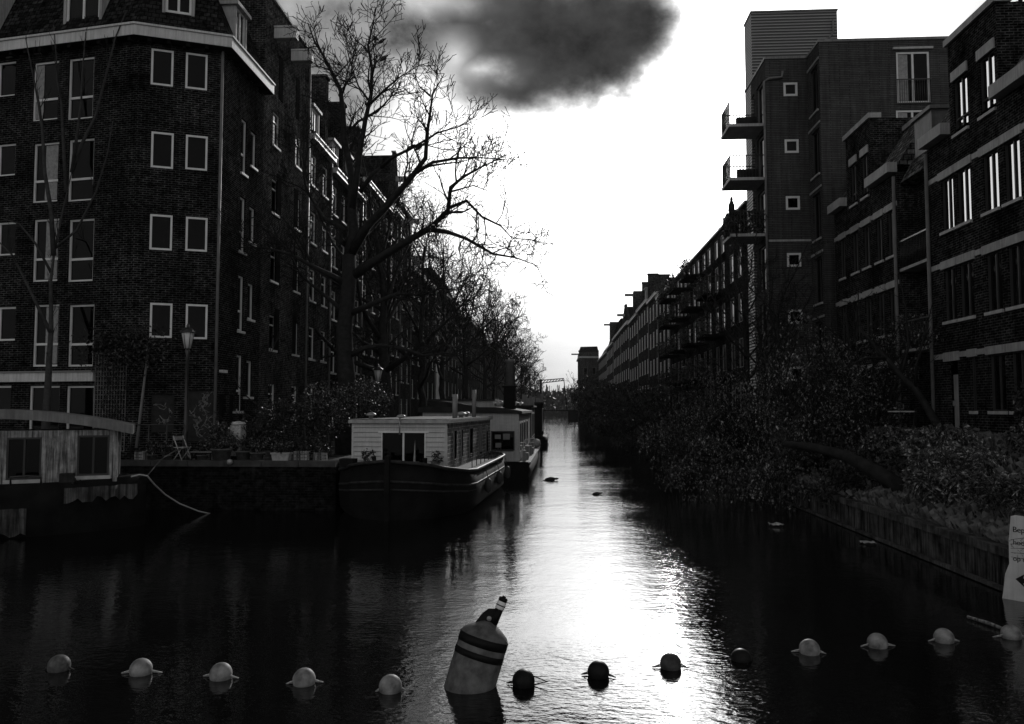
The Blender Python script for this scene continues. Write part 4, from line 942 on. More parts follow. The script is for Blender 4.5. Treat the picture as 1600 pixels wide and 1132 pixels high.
# grass
gs = MB(); rg = random.Random(9)
for i in range(15000):
    x, y = W_R+.15+rg.random()**1.5*4.0, rg.uniform(11, 40) if rg.random() < .8 else rg.uniform(11, 22); z = garden_h(x, y); h_ = rg.uniform(.06, .30)*(1.3 if rg.random() < .1 else 1); a = rg.uniform(0, 6.28); dx, dy = math.cos(a), math.sin(a); w2 = .008
    l_ = h_*rg.uniform(.3, 1.2); gs.add([(x-dy*w2, y+dx*w2, z), (x+dy*w2, y-dx*w2, z), (x+dx*l_*.5+dy*w2, y+dy*l_*.5-dx*w2, z+h_), (x+dx*l_, y+dy*l_, z+h_*.8)], [(0, 1, 2, 3)])
tag(gs.build('grass', M['grass']), 'rough long grass on the right bank', 'grass', kind='stuff')
# left quay planting
GQ = 'bushes in the quay garden on the left'
for i, (px, py, Y, r_, n, lab, st) in enumerate(((440, 655, 27.3, (1.0, .9, .8), 2600, 'dark bush behind the pale planter on the quay', 'leaf_dark'), (510, 640, 28, (1.0, 1.0, 1.1), 3000, 'bush round the foot of the largest tree', 'leaf'), (575, 625, 29, (.9, 1, .9), 2600, 'dense glossy bush just left of the white cabin roof', 'leaf'), (395, 680, 26.4, (.7, .6, .5), 1500, 'low bush beside the white cabinet on the quay', 'leaf_dark'), (345, 680, 26.0, (.5, .45, .45), 1100, 'potted leafy bush right of the folding chair', 'leaf'), (480, 700, 26.3, (.8, .6, .45), 1400, 'low tangled bush between planter and the cabin boat', 'leaf_dark'))):
    b = (P_(px, py, Y).x, Y, ZQ); bush('quay_bush', lab, b, [((0, 0, P_(px, py, Y).z-ZQ), r_)], n, .075, 60+i, st, 5, aspect=.4, droop=.1, group=GQ, stem_r=.02)
# climber over trellis
rg = random.Random(71); fm_ = MB(); sm_ = MB(); Bq = Vector(atY(180, 560, c2.y-.25)); t = thing('climbing_plant', 'tangled climber over the top of the wooden lattice', 'climbing plant', Bq)
for i in range(1500):
    px, py = rg.gauss(195, 32), rg.gauss(530, 13)+abs(rg.gauss(0, 16)); p = atY(px, py, c2.y-.18-rg.random()*.3)-Bq; a_ = rdir(rg)*.07; e_ = rdir(rg).cross(a_).normalized()*.03; fm_.quad(p-a_, p-e_, p+a_, p+e_)
for i in range(26):
    p = [atY(rg.gauss(180, 16), 660-j*26, c2.y-.15-.05*rg.random())-Bq for j in range(6)]; sm_.tube(p, .008, 3)
sm_.build('stems', M['twig'], t); fm_.build('foliage', M['leaf_dark'], t)
bare_tree('bare_shrub', 'thin bare shrub stems before the left row house walls', (P_(425, 640, 29).x, 29, ZQ), 6.2, 2.2, 81, None, trunk_r=.05, nl=8, fork=.1, dens=(1.6, 2.6), lens=(1.1, .5), rmin=.006, up=.6, cat='shrub')

# distant wood
dw = MB(); rg = random.Random(15)
for i in range(5200):
    x = rg.uniform(-60, 60); y = rg.uniform(440, 500); hh = 12+5*noise.noise(Vector((x*.08, 3, 0)))+1.5*rg.random(); p = Vector((x, y, 1+hh*rg.random()**.7)); a_ = rdir(rg)*1.3; e_ = rdir(rg).cross(a_).normalized()*1.0; dw.quad(p-a_, p-e_, p+a_, p+e_)
for i in range(260):
    x = rg.uniform(-60, 60); dw.tube([(x, rg.uniform(440, 500), 1), (x+rg.uniform(-1, 1), 470, 14+4*rg.random())], .2, 4)
tag(dw.build('distant_wood', M['leaf_dark']), 'far grey wood closing the view beyond the lift bridge', 'wood', kind='stuff')
# ======================= lift bridge
YB = 235.0
lb = thing('lift_bridge', 'white and dark Dutch style lift bridge with lattice balance beam across the far canal', 'bridge', (0, YB, 0))
def lbp(px, py, dy=0): p = atY(px, py, YB+dy); return Vector((p.x, dy, p.z))
deck = MB(); zd = lbp(870, 641).z; deck.box(-9, 9, -.4, 4.4, zd-.35, zd); deck.build('deck', M['dark'], lb)
ra = MB()
for k in range(24): ra.box(-8+k*.7-.03, -8+k*.7+.03, -.4, -.34, zd, zd+1.1)
ra.box(-9, 9, -.42, -.34, zd+1.05, zd+1.13); ra.build('railing', M['black_metal'], lb)
for dy in (0, 4):
    a, b_ = lbp(845, 594, dy), lbp(881, 593, dy)
    MB().box(a.x-.35, a.x+.35, dy-.2, dy+.2, zd, a.z+.2).build('tower_post', M['dark'], lb)
    be = MB(); x0 = a.x-1.2; be.tube([(x0, dy, a.z-.2), (b_.x, dy, b_.z+.25)], .14, 6); be.tube([(x0, dy, a.z-1.1), (b_.x, dy, b_.z-.35)], .14, 6)
    for k in range(9):
        u, v = k/9, (k+1)/9; P0 = Vector((x0, dy, a.z-1.1)).lerp(Vector((b_.x, dy, b_.z-.35)), u); P1 = Vector((x0, dy, a.z-.2)).lerp(Vector((b_.x, dy, b_.z+.25)), v); be.tube([P0, P1], .11, 5)
    be.build('balance_beam', M['dark'], lb)
    c_ = lbp(886, 641, dy); MB().tube([b_, (c_.x, dy, zd)], .12, 6).build('lifting_rod', M['dark'], lb)
MB().box(lbp(888, 640).x, 9, -.6, 4.6, -2, zd-.36).box(-9, lbp(846, 640).x, -.6, 4.6, -2, zd-.36).build('abutment', M['quay'], lb, uv=True)

# ======================= boats
def hull_mesh(mb, st, z_in=.18):
    """st: list of (y, xl, xr, zs): plan outline stations; black steel hull with rounded chine"""
    n = len(st); V = []; 
    prof = ((1.0, 1.0), (1.03, .55), (1.0, .12), (.93, 0), (.8, -.5))
    def row(s_):
        y, xl, xr, zs = s_; cx = (xl+xr)/2; hb = (xr-xl)/2; out_ = []
        for f, zf in prof: out_.append((cx-hb*f, y, zs*zf if zf > 0 else zf))
        for f, zf in prof[::-1]: out_.append((cx+hb*f, y, zs*zf if zf > 0 else zf))
        return out_
    m = len(prof)*2
    for s_ in st: V += row(s_)
    F_ = [(i*m+j, (i+1)*m+j, (i+1)*m+j+1, i*m+j+1) for i in range(n-1) for j in range(m-1)]
    F_ += [(i*m, i*m+m-1, (i+1)*m+m-1, (i+1)*m) for i in range(n-1)]      # deck
    mb.add(V, F_, True)
# --- barge with white boarded cabin
ba = thing('houseboat_barge', 'black hulled barge with white boarded cabin and dark front window in the centre', 'houseboat', (-4.85, 22.9, 0), R(-3.2))
st = []
for k in range(15):
    y = 12.9*k/14; f = min(1, (y/2.1)**.5) if y < 2.1 else 1; tl = 12.9-y
    if tl < 2.2: f = min(f, max(.12, (tl/2.2))**.55)
    hb = .06+2.08*f; zs = 1.28+.42*max(0, 1-y/2.6)**2+.02*max(0, y-9)
    st.append((y, -hb, hb, zs))
st.insert(1, (.25, -.85, .85, 1.62)); st.insert(2, (.55, -1.25, 1.25, 1.54))
hm = MB(); hull_mesh(hm, st); hl = hm.build('hull', M['hull'], ba)
rr_ = MB()
for zf, r_ in ((1.0, .055), (.66, .035), (.52, .03)):
    for s_ in (1, -1): rr_.tube([(s_*(a[2]+.03), a[0]-.02, a[3]*zf) for a in st], r_, 6)
rr_.build('rubbing_strake', plain('strake_paint', .03, .55, .6, 9, .4, spec=.15), hl)
MB().box(-.07, .07, -.12, .12, -.5, 1.86).build('stem_post', M['hull'], ba)
# cabin
cx0, cx1, cy0, cy1, cz0, cz1 = -1.6, 1.38, 1.75, 11.6, 1.15, 2.77
cab = thing('dummy', '', '', (0, 0, 0)); bpy.data.objects.remove(cab)
cb_ = MB(); nb = 11
wx0, wx1, wz0, wz1 = cx0+.93, cx0+2.33, 1.15, cz1-.30
for k in range(nb):
    a, b_ = cz0+(cz1-cz0)*k/nb, cz0+(cz1-cz0)*(k+1)/nb
    segs = [(cx0, cx1)] if a >= wz1-.05 else [(cx0, wx0), (wx1, cx1)]
    for p, q_ in segs: cb_.add([(p, cy0-.05, a+.012), (q_, cy0-.05, a+.012), (q_, cy0-.02, b_), (p, cy0-.02, b_), (p, cy0+.06, a), (q_, cy0+.06, a), (q_, cy0+.06, b_), (p, cy0+.06, b_)], [(0, 1, 2, 3), (0, 4, 5, 1), (0, 3, 7, 4), (1, 5, 6, 2)])
cb_.build('front_boarding', M['wood_white'], ba)
sw = MB()
sw.quad((cx1, cy0, cz0), (cx1, cy1, cz0), (cx1, cy1, cz1), (cx1, cy0, cz1)); sw.quad((cx0, cy1, cz0), (cx0, cy0, cz0), (cx0, cy0, cz1), (cx0, cy1, cz1)); sw.quad((cx1, cy1, cz0), (cx0, cy1, cz0), (cx0, cy1, cz1), (cx1, cy1, cz1))
sw.build('side_wall', M['shingle'], ba, uv=True)
MB().box(cx1-.06, cx1+.025, cy0-.045, cy0+.05, cz0, cz1).box(cx0-.02, cx0+.05, cy0-.045, cy0+.05, cz0, cz1).build('corner_post', M['wood_white'], ba)
wf = MB(); wf.box(wx0, wx0+.03, cy0-.05, cy0+.02, wz0, wz1).box(wx1-.03, wx1, cy0-.05, cy0+.02, wz0, wz1).box(wx0-.1, wx1+.1, cy0-.06, cy0+.02, wz1, wz1+.05).box((wx0+wx1)/2-.025, (wx0+wx1)/2+.025, cy0-.045, cy0+.02, wz0, wz1)
wo = wf.build('front_window', M['frame_white'], ba); MB().box(wx0+.03, wx1-.03, cy0+.02, cy0+.04, wz0, wz1).build('pane', M['glass'], wo)
cu = MB(); cu.add([(wx1-.42, cy0+.012, wz0+.12), (wx1-.32, cy0+.006, wz0+.12), (wx1-.34, cy0+.012, wz1-.2)], [(0, 1, 2)]); cu.build('curtain', M['curtain'], wo)
for k, (a, b_) in enumerate(((2.9, 3.35), (4.3, 4.55), (6.0, 6.7), (8.3, 9.0), (10.2, 10.7))):
    w1 = MB().box(cx1, cx1+.035, a, b_, cz0+.25, cz1-.22).build('side_window', M['frame_mid'], ba); MB().box(cx1+.035, cx1+.045, a+.05, b_-.05, cz0+.30, cz1-.27).build('pane', M['glass'], w1)
rf = MB().box(cx0-.1, cx1+.12, cy0-.16, cy1+.1, cz1, cz1+.10).build('cabin_roof', M['metal'], ba)
MB().box(cx0-.08, cx1+.10, cy0-.12, cy1+.06, cz1+.10, cz1+.125).build('roof_felt', plain('roof_felt_pale', .14, .7, .6, 5, .5), rf)
for (x_, y_, s_) in ((cx0+.42, 2.3, 1.0), (cx0+2.6, 6.5, 1.25), (cx0+2.3, 9.5, .9)):
    MB().lathe([(.07*s_, cz1+.12), (.07*s_, cz1+.22), (.17*s_, cz1+.24), (.16*s_, cz1+.28), (.08*s_, cz1+.33), (.01, cz1+.34)], 14, (x_, y_, 0)).build('roof_vent', M['metal'], rf)
MB().lathe([(.09, cz1+.12), (.09, cz1+.95)], 12, (cx0+2.72, 4.6, 0)).lathe([(.08, cz1+.12), (.08, cz1+1.2)], 12, (cx0+2.75, 8.6, 0)).build('stove_pipe', M['frame_mid'], rf)
MB().tube([(wx0+.62, cy0-.2, cz1-.35), (wx0+.62, cy0-.2, cz1+.2)], .025, 6).lathe([(.02, cz1+.16), (.15, cz1+.19), (.12, cz1+.25), (.02, cz1+.27)], 14, (wx0+.66, cy0-.2, 0)).build('deck_lamp', M['metal'], ba)
MB().box(-1.75, -1.3, .9, 1.3, 1.45, 1.7).tube([(.9, .9, 1.45), (.9, .9, 1.75)], .07, 8).tube([(-.6, .7, 1.5), (-.6, .7, 1.8)], .06, 8).build('bollard', M['hull'], ba)
for k_, (x_, y_) in enumerate(((2.17, 4.6), (2.17, 7.6), (2.15, 10.4))):
    MB().lathe([(.03, .35), (.11, .42), (.13, .6), (.11, .78), (.03, .85)], 12, (x_+.12, y_, 0)).tube([(x_+.12, y_, .84), (x_-.02, y_, 1.34)], .012, 4).build('fender', M['rope_dark'], ba)
for k_, (x_, y_, r_) in enumerate(((-.9, 1.15, .17), (.55, 1.1, .13), (1.1, 1.45, .15))):
    MB().lathe([(r_*.7, 1.4), (r_, 1.62), (r_*.85, 1.62), (r_*.8, 1.5)], 12, (x_, y_, 0)).build('deck_pot', M['clay'], ba)
rgc = random.Random(61); cl_ = MB(); leafquads(cl_, rgc, 260, (-.9, 1.15, 1.78), (.25, .2, .2), .06, .4, 0, 8); leafquads(cl_, rgc, 220, (1.1, 1.45, 1.78), (.22, .2, .22), .06, .4, 0, 8); cl_.build('deck_plants', M['leaf'], ba)
gr_ = MB()
for s_ in (1, ):
    for k in range(9):
        y = 3.2+k*.95; gr_.tube([(1.95, y, 1.3), (1.95, y, 1.62)], .015, 4)
gr_.build('stanchion', M['black_metal'], ba)
# dinghy on its side? (kept out) ; second houseboat
b2 = thing('houseboat', 'pale boarded houseboat with tall black chimney box behind the barge', 'houseboat', (-4.0, 36.6, 0), R(-.5))
st = [(0, -2.3, 2.75, .8), (.3, -2.35, 2.8, .75), (4, -2.4, 2.8, .72), (10, -2.4, 2.8, .72), (14, -2.3, 2.7, .72)]
hm = MB(); hull_mesh(hm, st); hm.quad((-2.3, 0, -.5), (2.75, 0, -.5), (2.75, 0, .8), (-2.3, 0, .8)); hm.build('hull', M['hull'], b2)
def boarded(mb, x0, x1, y, z0, z1, n, holes=()):
    for k in range(n):
        a, b_ = z0+(z1-z0)*k/n, z0+(z1-z0)*(k+1)/n; segs = [(x0, x1)]
        for h in holes:
            if a < h[3] and b_ > h[2]: segs = [q_ for (p, r_) in segs for q_ in ((p, min(r_, h[0])), (max(p, h[1]), r_)) if q_[1]-q_[0] > .01]
        for p, q_ in segs: mb.add([(p, y-.03, a), (q_, y-.03, a), (q_, y-.004, b_), (p, y-.004, b_), (p, y+.03, a), (q_, y+.03, a)], [(0, 1, 2, 3), (0, 4, 5, 1)])
x0_, x1_ = -2.2, 2.3
fw_ = MB(); pw = atY(793, 690, 36.8); hole = (1.06, 2.05, 1.35, 2.15); boarded(fw_, x0_, x1_, .35, .8, 3.05, 15, (hole,))
fw_.build('front_boarding', M['wood_white'], b2)
sw = MB(); sw.box(x0_, x1_, .38, 13, .8, 3.05).build('cabin_wall', plain('cabin_side_paint', .25, .6, .3, 3, stain=.4), b2)
wo = MB().box(hole[0]-.05, hole[1]+.05, .30, .36, hole[2]-.05, hole[2]).box(hole[0]-.05, hole[1]+.05, .30, .36, hole[3], hole[3]+.05).box(hole[0]-.05, hole[0], .30, .36, hole[2], hole[3]).box(hole[1], hole[1]+.05, .30, .36, hole[2], hole[3]).build('front_window', M['frame_dark'], b2)
MB().box(hole[0], hole[1], .345, .365, hole[2], hole[3]).build('pane', M['glass'], wo)
pk = MB(); pk.box(hole[0]+.15, hole[0]+.42, .335, .343, hole[2]+.08, hole[2]+.3).box(hole[0]+.5, hole[0]+.82, .335, .343, hole[2]+.45, hole[2]+.72).box(hole[0]+.12, hole[0]+.4, .335, .343, hole[2]+.48, hole[2]+.68); pk.build('posters', M['frame_mid'], wo)
rf = MB(); rf.prism([(x0_-.2, 3.06), (x1_+.15, 3.0), (x1_+.15, 3.12), (1.2, 3.3), (x0_-.2, 3.3)], .2, 13.2); rf = rf.build('cabin_roof', M['plate_copper'], b2)
uc = MB(); boarded(uc, -2.1, .88, 2.5, 3.3, 3.62, 3); uc.box(-2.1, .88, 2.53, 9, 3.3, 3.62); up_ = uc.build('upper_cabin', M['wood_white'], b2)
MB().box(-2.3, 1.02, 2.3, 9.2, 3.62, 3.7).build('upper_roof', M['plate_copper'], up_)
MB().box(.88, 1.0, 2.42, 2.55, 2.3, 3.62).build('corner_post', M['trim'], up_)
MB().prism([(-1.9, 3.3), (.3, 3.3), (-.5, 3.48), (-1.5, 3.6), (-1.9, 3.6)], 1.2, 2.3).build('canvas_cover', M['wood_dark'], b2)
MB().box(1.50, 2.05, 1.4, 2.2, 3.2, 4.25).box(1.44, 2.11, 1.34, 2.26, 4.25, 4.32).build('chimney_box', M['dark'], b2)
MB().lathe([(.20, 4.3), (.20, 5.45), (.24, 5.47), (.24, 5.6), (.02, 5.62)], 16, (1.78, 1.8, 0)).build('chimney_pipe', M['pipe'], b2)
for k, (a, b_) in enumerate(((.8, 1.9), (2.6, 3.6), (4.6, 6.0), (7.5, 9.0))):
    w1 = MB().box(x1_, x1_+.03, a, b_, 1.2, 2.6).build('side_window', M['frame_white'], b2); MB().box(x1_+.03, x1_+.04, a+.07, b_-.07, 1.27, 2.53).build('pane', M['glass'], w1)
MB().box(x1_+.02, 2.85, .1, 12.5, .72, .78).build('side_deck', M['wood_old'], b2)
rg = random.Random(90); dk = MB()
for k in range(9): y_ = .6+k*1.2; dk.box(2.45, 2.45+rg.uniform(.12, .3), y_, y_+rg.uniform(.15, .4), .78, .9+rg.random()*.6)
dk.build('deck_boxes', M['frame_mid'], b2)
# white bundled sheet on the second boat roof
sh = MB(); rg = random.Random(8); vs = []; k = 14
for j in range(6):
    for i in range(k): vs.append((i*.11+rg.uniform(-.02, .02), j*.12, .02+.16*abs(math.sin(i*1.3+j))*rg.uniform(.4, 1.2)+(.12 if 1 < j < 4 else 0)))
sh.add(vs, [(j*k+i, j*k+i+1, (j+1)*k+i+1, (j+1)*k+i) for j in range(5) for i in range(k-1)], True)
o_ = sh.build('plastic_sheet', M['white_thing'], loc=(-3.0, 38.2, 3.33)); tag(o_, 'crumpled white sheet lying on the pale houseboat roof beside the chimney box', 'sheet')
# third, fourth, fifth boats
def far_boat(name, lab, x0, x1, y0, y1, zt, zdeck, extra, mat='wood_dark', group='houseboats farther along the left quay', hue='wood_dark'):
    t = thing(name, lab, 'houseboat', ((x0+x1)/2, y0, 0), 0, group); hb = (x1-x0)/2; Ln = y1-y0
    hm = MB(); hull_mesh(hm, [(0, -hb*.5, hb*.5, zdeck+.25), (.6, -hb*.85, hb*.85, zdeck+.15), (1.6, -hb, hb, zdeck), (Ln-1, -hb, hb, zdeck), (Ln, -hb*.7, hb*.7, zdeck)]); hm.quad((-hb*.5, 0, -.5), (hb*.5, 0, -.5), (hb*.5, 0, zdeck+.25), (-hb*.5, 0, zdeck+.25)); hm.build('hull', M['hull'], t)
    c_ = MB().box(-hb*.86, hb*.8, 2, Ln-1.5, zdeck-.1, zt).build('cabin', M[mat], t)
    MB().box(-hb*.92, hb*.88, 1.85, Ln-1.3, zt, zt+.12).build('cabin_roof', M['plate_copper'], c_)
    for k in range(int((Ln-5)/2.2)):
        w1 = MB().box(hb*.8, hb*.8+.03, 3+k*2.2, 4.2+k*2.2, zdeck+.5, zt-.4).build('side_window', M['frame_white'], t); MB().box(hb*.8+.03, hb*.8+.04, 3.07+k*2.2, 4.13+k*2.2, zdeck+.57, zt-.47).build('pane', M['glass'], w1)
    w1 = MB().box(-hb*.3, hb*.5, 1.96, 2, zdeck+.6, zt-.5).build('front_window', M['frame_mid'], t); MB().box(-hb*.3+.08, hb*.5-.08, 1.95, 1.96, zdeck+.68, zt-.58).build('pane', M['glass'], w1)
    rg = random.Random(int(y0)); dd = MB()
    for k in range(extra): x_ = rg.uniform(-hb*.7, hb*.8); y_ = rg.uniform(.3, Ln*.6); zb_ = zt+.12 if y_ > 2 else zdeck; s_ = rg.uniform(.1, .35); dd.box(x_, x_+s_, y_, y_+s_, zb_, zb_+rg.uniform(.2, .8))
    if extra: dd.build('deck_clutter', M['frame_mid'], t)
    return t
far_boat('houseboat', 'dark tall cabin houseboat third in line from the camera', -5.2, -1.25, 52, 64, 3.35, .8, 14)
far_boat('houseboat', 'houseboat with black upright cabin fourth in line along the quay', -5.0, -.75, 67, 80, 3.7, .8, 14, 'dark')
far_boat('houseboat', 'low pale houseboat fifth in line along the quay', -5.2, -1.6, 86, 99, 2.7, .7, 4, 'wood_white')
far_boat('houseboat', 'low dark houseboat sixth in line near the bridge', -5.2, -2.0, 104, 118, 2.6, .7, 4)
far_boat('houseboat', 'farthest small houseboat before the lift bridge', -5.0, -2.0, 126, 140, 2.8, .7, 3, 'wood_white')
tag(MB().lathe([(.02, .02), (.24, .12), (.30, .32), (.24, .5), (.1, .6), (.02, .62)], 14).build('fender', M['white_thing'], loc=(-1.25, 51.2, .7)), 'round white fender hanging at the third houseboat corner', 'fender')

# --- left boat with arched roof
Yf = 20.8
lb2 = thing('houseboat', 'weathered boat with stained plank cabin and low arched roof at far left', 'houseboat', (P_(100, 750, Yf).x, Yf, 0))
ox = lb2.location.x
BR = R(27)
def LX(px, py=700): return P_(px, py, Yf).x-ox
def LZ(py, px=100): return P_(px, py, Yf).z
xr_, xl_ = LX(184), LX(184)-6.4; zt_, zb_ = LZ(672), LZ(752)
ops_ = [(LX(30), LX(77), LZ(745), LZ(682)), (LX(126), LX(172), LZ(742), LZ(680)), (xl_+.5, xl_+1.3, LZ(744), LZ(681)), (xl_+2.0, xl_+2.8, LZ(744), LZ(681))]
fb = Facade((ox, Yf), 0, lb2); wm_ = MB(); fb.wall(wm_, xl_, xr_, zb_, zt_, ops_, .06)
wm_.T = None; wm_.box(xl_, xr_, .3, 2.0, zb_, zt_)
wm_.quad((xr_, 0, zb_), (xr_, .3, zb_), (xr_, .3, zt_), (xr_, 0, zt_))
wm_.build('cabin_wall', M['wood_old'], lb2)
for o_ in ops_: window(fb, o_, 'M', fm='frame_dark', rev=.06, fw=.05, sill=True)
ar = MB(); top = []; bot = []; xa, xb = LX(-210), LX(206); n_ = 22
for i in range(n_+1):
    t_ = i/n_; x = xa+(xb-xa)*t_; f = 1-(2*t_-1)**2; z = LZ(668)+.06+(LZ(643)-LZ(668))*f; top.append((x, z)); bot.append((x, z-.24))
for i in range(n_):
    a, b_, c_, d_ = top[i], top[i+1], bot[i+1], bot[i]; g = .004*(i % 2)
    ar.add([(a[0], -.22-g, a[1]), (b_[0], -.22-g, b_[1]), (c_[0], -.22-g, c_[1]), (d_[0], -.22-g, d_[1]), (a[0], 2.2, a[1]), (b_[0], 2.2, b_[1]), (c_[0], 2.2, c_[1]), (d_[0], 2.2, d_[1])], [(0, 3, 2, 1), (0, 1, 5, 4), (3, 7, 6, 2)])
ar.quad((top[-1][0], -.22, top[-1][1]), (top[-1][0], -.22, bot[-1][1]), (top[-1][0], 2.2, bot[-1][1]), (top[-1][0], 2.2, top[-1][1]))
ar.build('arched_roof', M['zinc'], lb2)
# hull along x, bow to the right
st = []
x_b = LX(226, 750)
for k in range(16):
    y = 10.5*k/15; f = min(1, (y/2.6)**.5); st.append((y, -.05-1.3*f, .05+1.3*f, zb_+.02+.10*max(0, 1-y/2.5)))
hm = MB(Matrix.Translation((x_b, .8, 0)) @ Matrix.Rotation(R(90), 4, 'Z')); hull_mesh(hm, st); hm.build('hull', M['hull'], lb2)
hp = MB(); rg = random.Random(4)
def patch(x0, x1, zt0, zb0, n):
    V = []
    for i in range(n+1):
        x = x0+(x1-x0)*i/n; y_ = [s for s in st if s[0] >= max(0, x_b-x)][0][2]; yy = .8-y_*1.035-.02; V += [(x, yy, zt0+rg.uniform(-.01, .01)), (x, yy, zb0+rg.uniform(-.09, .09))]
    hp.add(V, [(2*i, 2*i+2, 2*i+3, 2*i+1) for i in range(n)])
patch(LX(112), LX(215), zb_-.09, zb_-.42, 16); patch(LX(-60), LX(64), zb_-.55, .10, 18)
hp.build('pale_patch', M['hull_patch'], lb2)  # paler streaked strips laid over the hull side
MB().tube([(LX(40), -.35, zb_+.02), (LX(40), -.4, zb_+.22), (LX(62), -.4, zb_+.24), (LX(80), -.4, zb_+.2), (LX(80), -.35, zb_+.02)], .03, 8).build('hand_rail', M['black_metal'], lb2)
MB().box(LX(104), LX(124), -.35, .0, zb_, zb_+.26).tube([(LX(122), -.36, zb_+.26), (LX(130), -.36, zb_)], .018, 5).build('deck_chest', M['wood_dark'], lb2)
# mooring lines
def rope(pix, r_, lab, mat='rope', name='mooring_rope'):
    pts = [atY(*q_) for q_ in pix]; B_ = pts[0]; o_ = MB().tube([p-B_ for p in pts], r_, 6).build(name, M[mat], loc=B_); tag(o_, lab, 'rope', 'mooring ropes of the left boat'); return o_
piv = Vector((ox+xr_, Yf, 0)); lb2.rotation_euler = (0, 0, BR); lb2.scale = (.93, 1, 1); lb2.location = piv-Matrix.Rotation(BR, 3, 'Z') @ Vector((xr_*.93, 0, 0))
rope([(205, 745, 20.8), (218, 742, 21.0), (230, 744, 21.2), (241, 757, 21.8), (258, 773, 22.6), (280, 787, 23.1), (310, 799, 23.8), (346, 807, 24.7)], .022, 'pale sagging mooring rope from the left boat bow down to the quay wall')
rope([(230, 744, 21.2), (243, 728, 22.6), (256, 715, 24.0), (272, 706, 24.9), (288, 700, 25.3)], .02, 'dark mooring rope rising from the left boat bow to the quay edge', 'rope_dark')

# ======================= quay furniture
def street_lamp(label, base, h, group='street lanterns on the left quay'):
    t = thing('street_lamp', label, 'street lamp', base, .3, group)
    MB().lathe([(.16, 0), (.16, .12), (.10, .2), (.085, .9), (.11, .95), (.06, 1.05), (.045, h-1.15), (.07, h-1.1), (.04, h-1.0), (.09, h-.85), (.05, h-.78)], 14).tube([(-.22, 0, h-1.25), (.22, 0, h-1.25)], .018, 6).lathe([(.03, h-1.28), (.035, h-1.25), (.03, h-1.22)], 8, (.23, 0, 0)).lathe([(.03, h-1.28), (.035, h-1.25), (.03, h-1.22)], 8, (-.23, 0, 0)).build('post', M['black_metal'], t)
    ln = MB().lathe([(.10, h-.76), (.20, h-.26), (.20, h-.24)], 6).build('lantern_glass', M['lantern'], t)
    cg = MB()
    for k in range(6):
        a = k*math.pi/3; cg.tube([(.105*math.cos(a), .105*math.sin(a), h-.78), (.205*math.cos(a), .205*math.sin(a), h-.24)], .011, 4)
    cg.build('glazing_bars', M['black_metal'], ln)
    cap = MB().lathe([(.25, h-.24), (.23, h-.2), (.13, h-.08), (.05, h-.05), (.06, h+.0), (.015, h+.08)], 12)
    for k in range(8): a = k*math.pi/4; cap.lathe([(.02, h-.24), (.022, h-.2), (.004, h-.15)], 6, (.24*math.cos(a), .24*math.sin(a), 0))
    cap.build('lantern_cap', M['black_metal'], t); return t
bl = P_(289, 712, 25.9); zl = P_(289, 507, 25.9).z
street_lamp('classic lantern on dark post in front of the sprayed shutters', (bl.x, 25.9, ZQ), zl-ZQ-.05)
bl = P_(590, 640, 37); zl = P_(590, 571, 37).z
street_lamp('second lantern beyond the largest tree above the dark bushes', (bl.x, 37, ZQ), zl-ZQ)
# railing
a, b_ = P_(205, 664, 25.7), P_(289, 664, 25.7); t = thing('quay_railing', 'thin tube railing between the leaning pole and lantern post', 'railing', (a.x, 25.7, ZQ)); w_ = b_.x-a.x; hh = a.z-ZQ
mb = MB().tube([(0, 0, hh), (w_, 0, hh)], .022, 6).tube([(0, 0, hh*.5), (w_, 0, hh*.5)], .018, 6); mb.build('rail', M['black_metal'], t)
mb = MB()
for k in range(4): mb.tube([(w_*k/3, 0, 0), (w_*k/3, 0, hh)], .022, 6)
mb.build('post', M['black_metal'], t)
# leaning pole
p0, p1 = P_(213, 700, 25.6), P_(231, 550, 26.4); o_ = MB().tube([(0, 0, 0), p1-p0], [.05, .035], 8).lathe([(.03, 0), (.07, .02), (.06, .14), (.02, .17)], 8, p1-p0).build('leaning_pole', M['pipe'], loc=p0); tag(o_, 'pale wooden pole leaning up beside the lattice on the quay', 'pole')
# folding chair
p0 = P_(285, 706, 25.45); t = thing('folding_chair', 'pale folding chair standing at the quay edge beneath the lantern', 'chair', (p0.x, 25.45, ZQ+.06), R(72))
t.location.z = ZQ+.02
MB().box(-.2, .2, -.18, .18, .43, .455).build('seat', M['metal'], t)
MB().box(-.2, .2, .19, .215, .68, .8).build('backrest', M['metal'], t)
for s_ in (-1, 1): MB().tube([(s_*.21, -.2, 0), (s_*.21, .2, .82)], .016, 6).build('leg', M['white_thing'], t)
for s_ in (-1, 1): MB().tube([(s_*.18, .22, 0), (s_*.18, -.18, .47)], .016, 6).build('leg', M['white_thing'], t)
# side view crossing legs
# low table
p0 = P_(292, 712, 25.3); t = thing('low_table', 'small dark low table at the quay edge in front of the folding chair', 'table', (p0.x+.45, 25.5, ZQ))
MB().box(-.35, .35, -.2, .2, .30, .34).build('table_top', M['zinc'], t)
for sx_ in (-1, 1):
    for sy_ in (-1, 1): MB().box(sx_*.31-.02, sx_*.31+.02, sy_*.16-.02, sy_*.16+.02, 0, .30).build('leg', M['dark'], t)
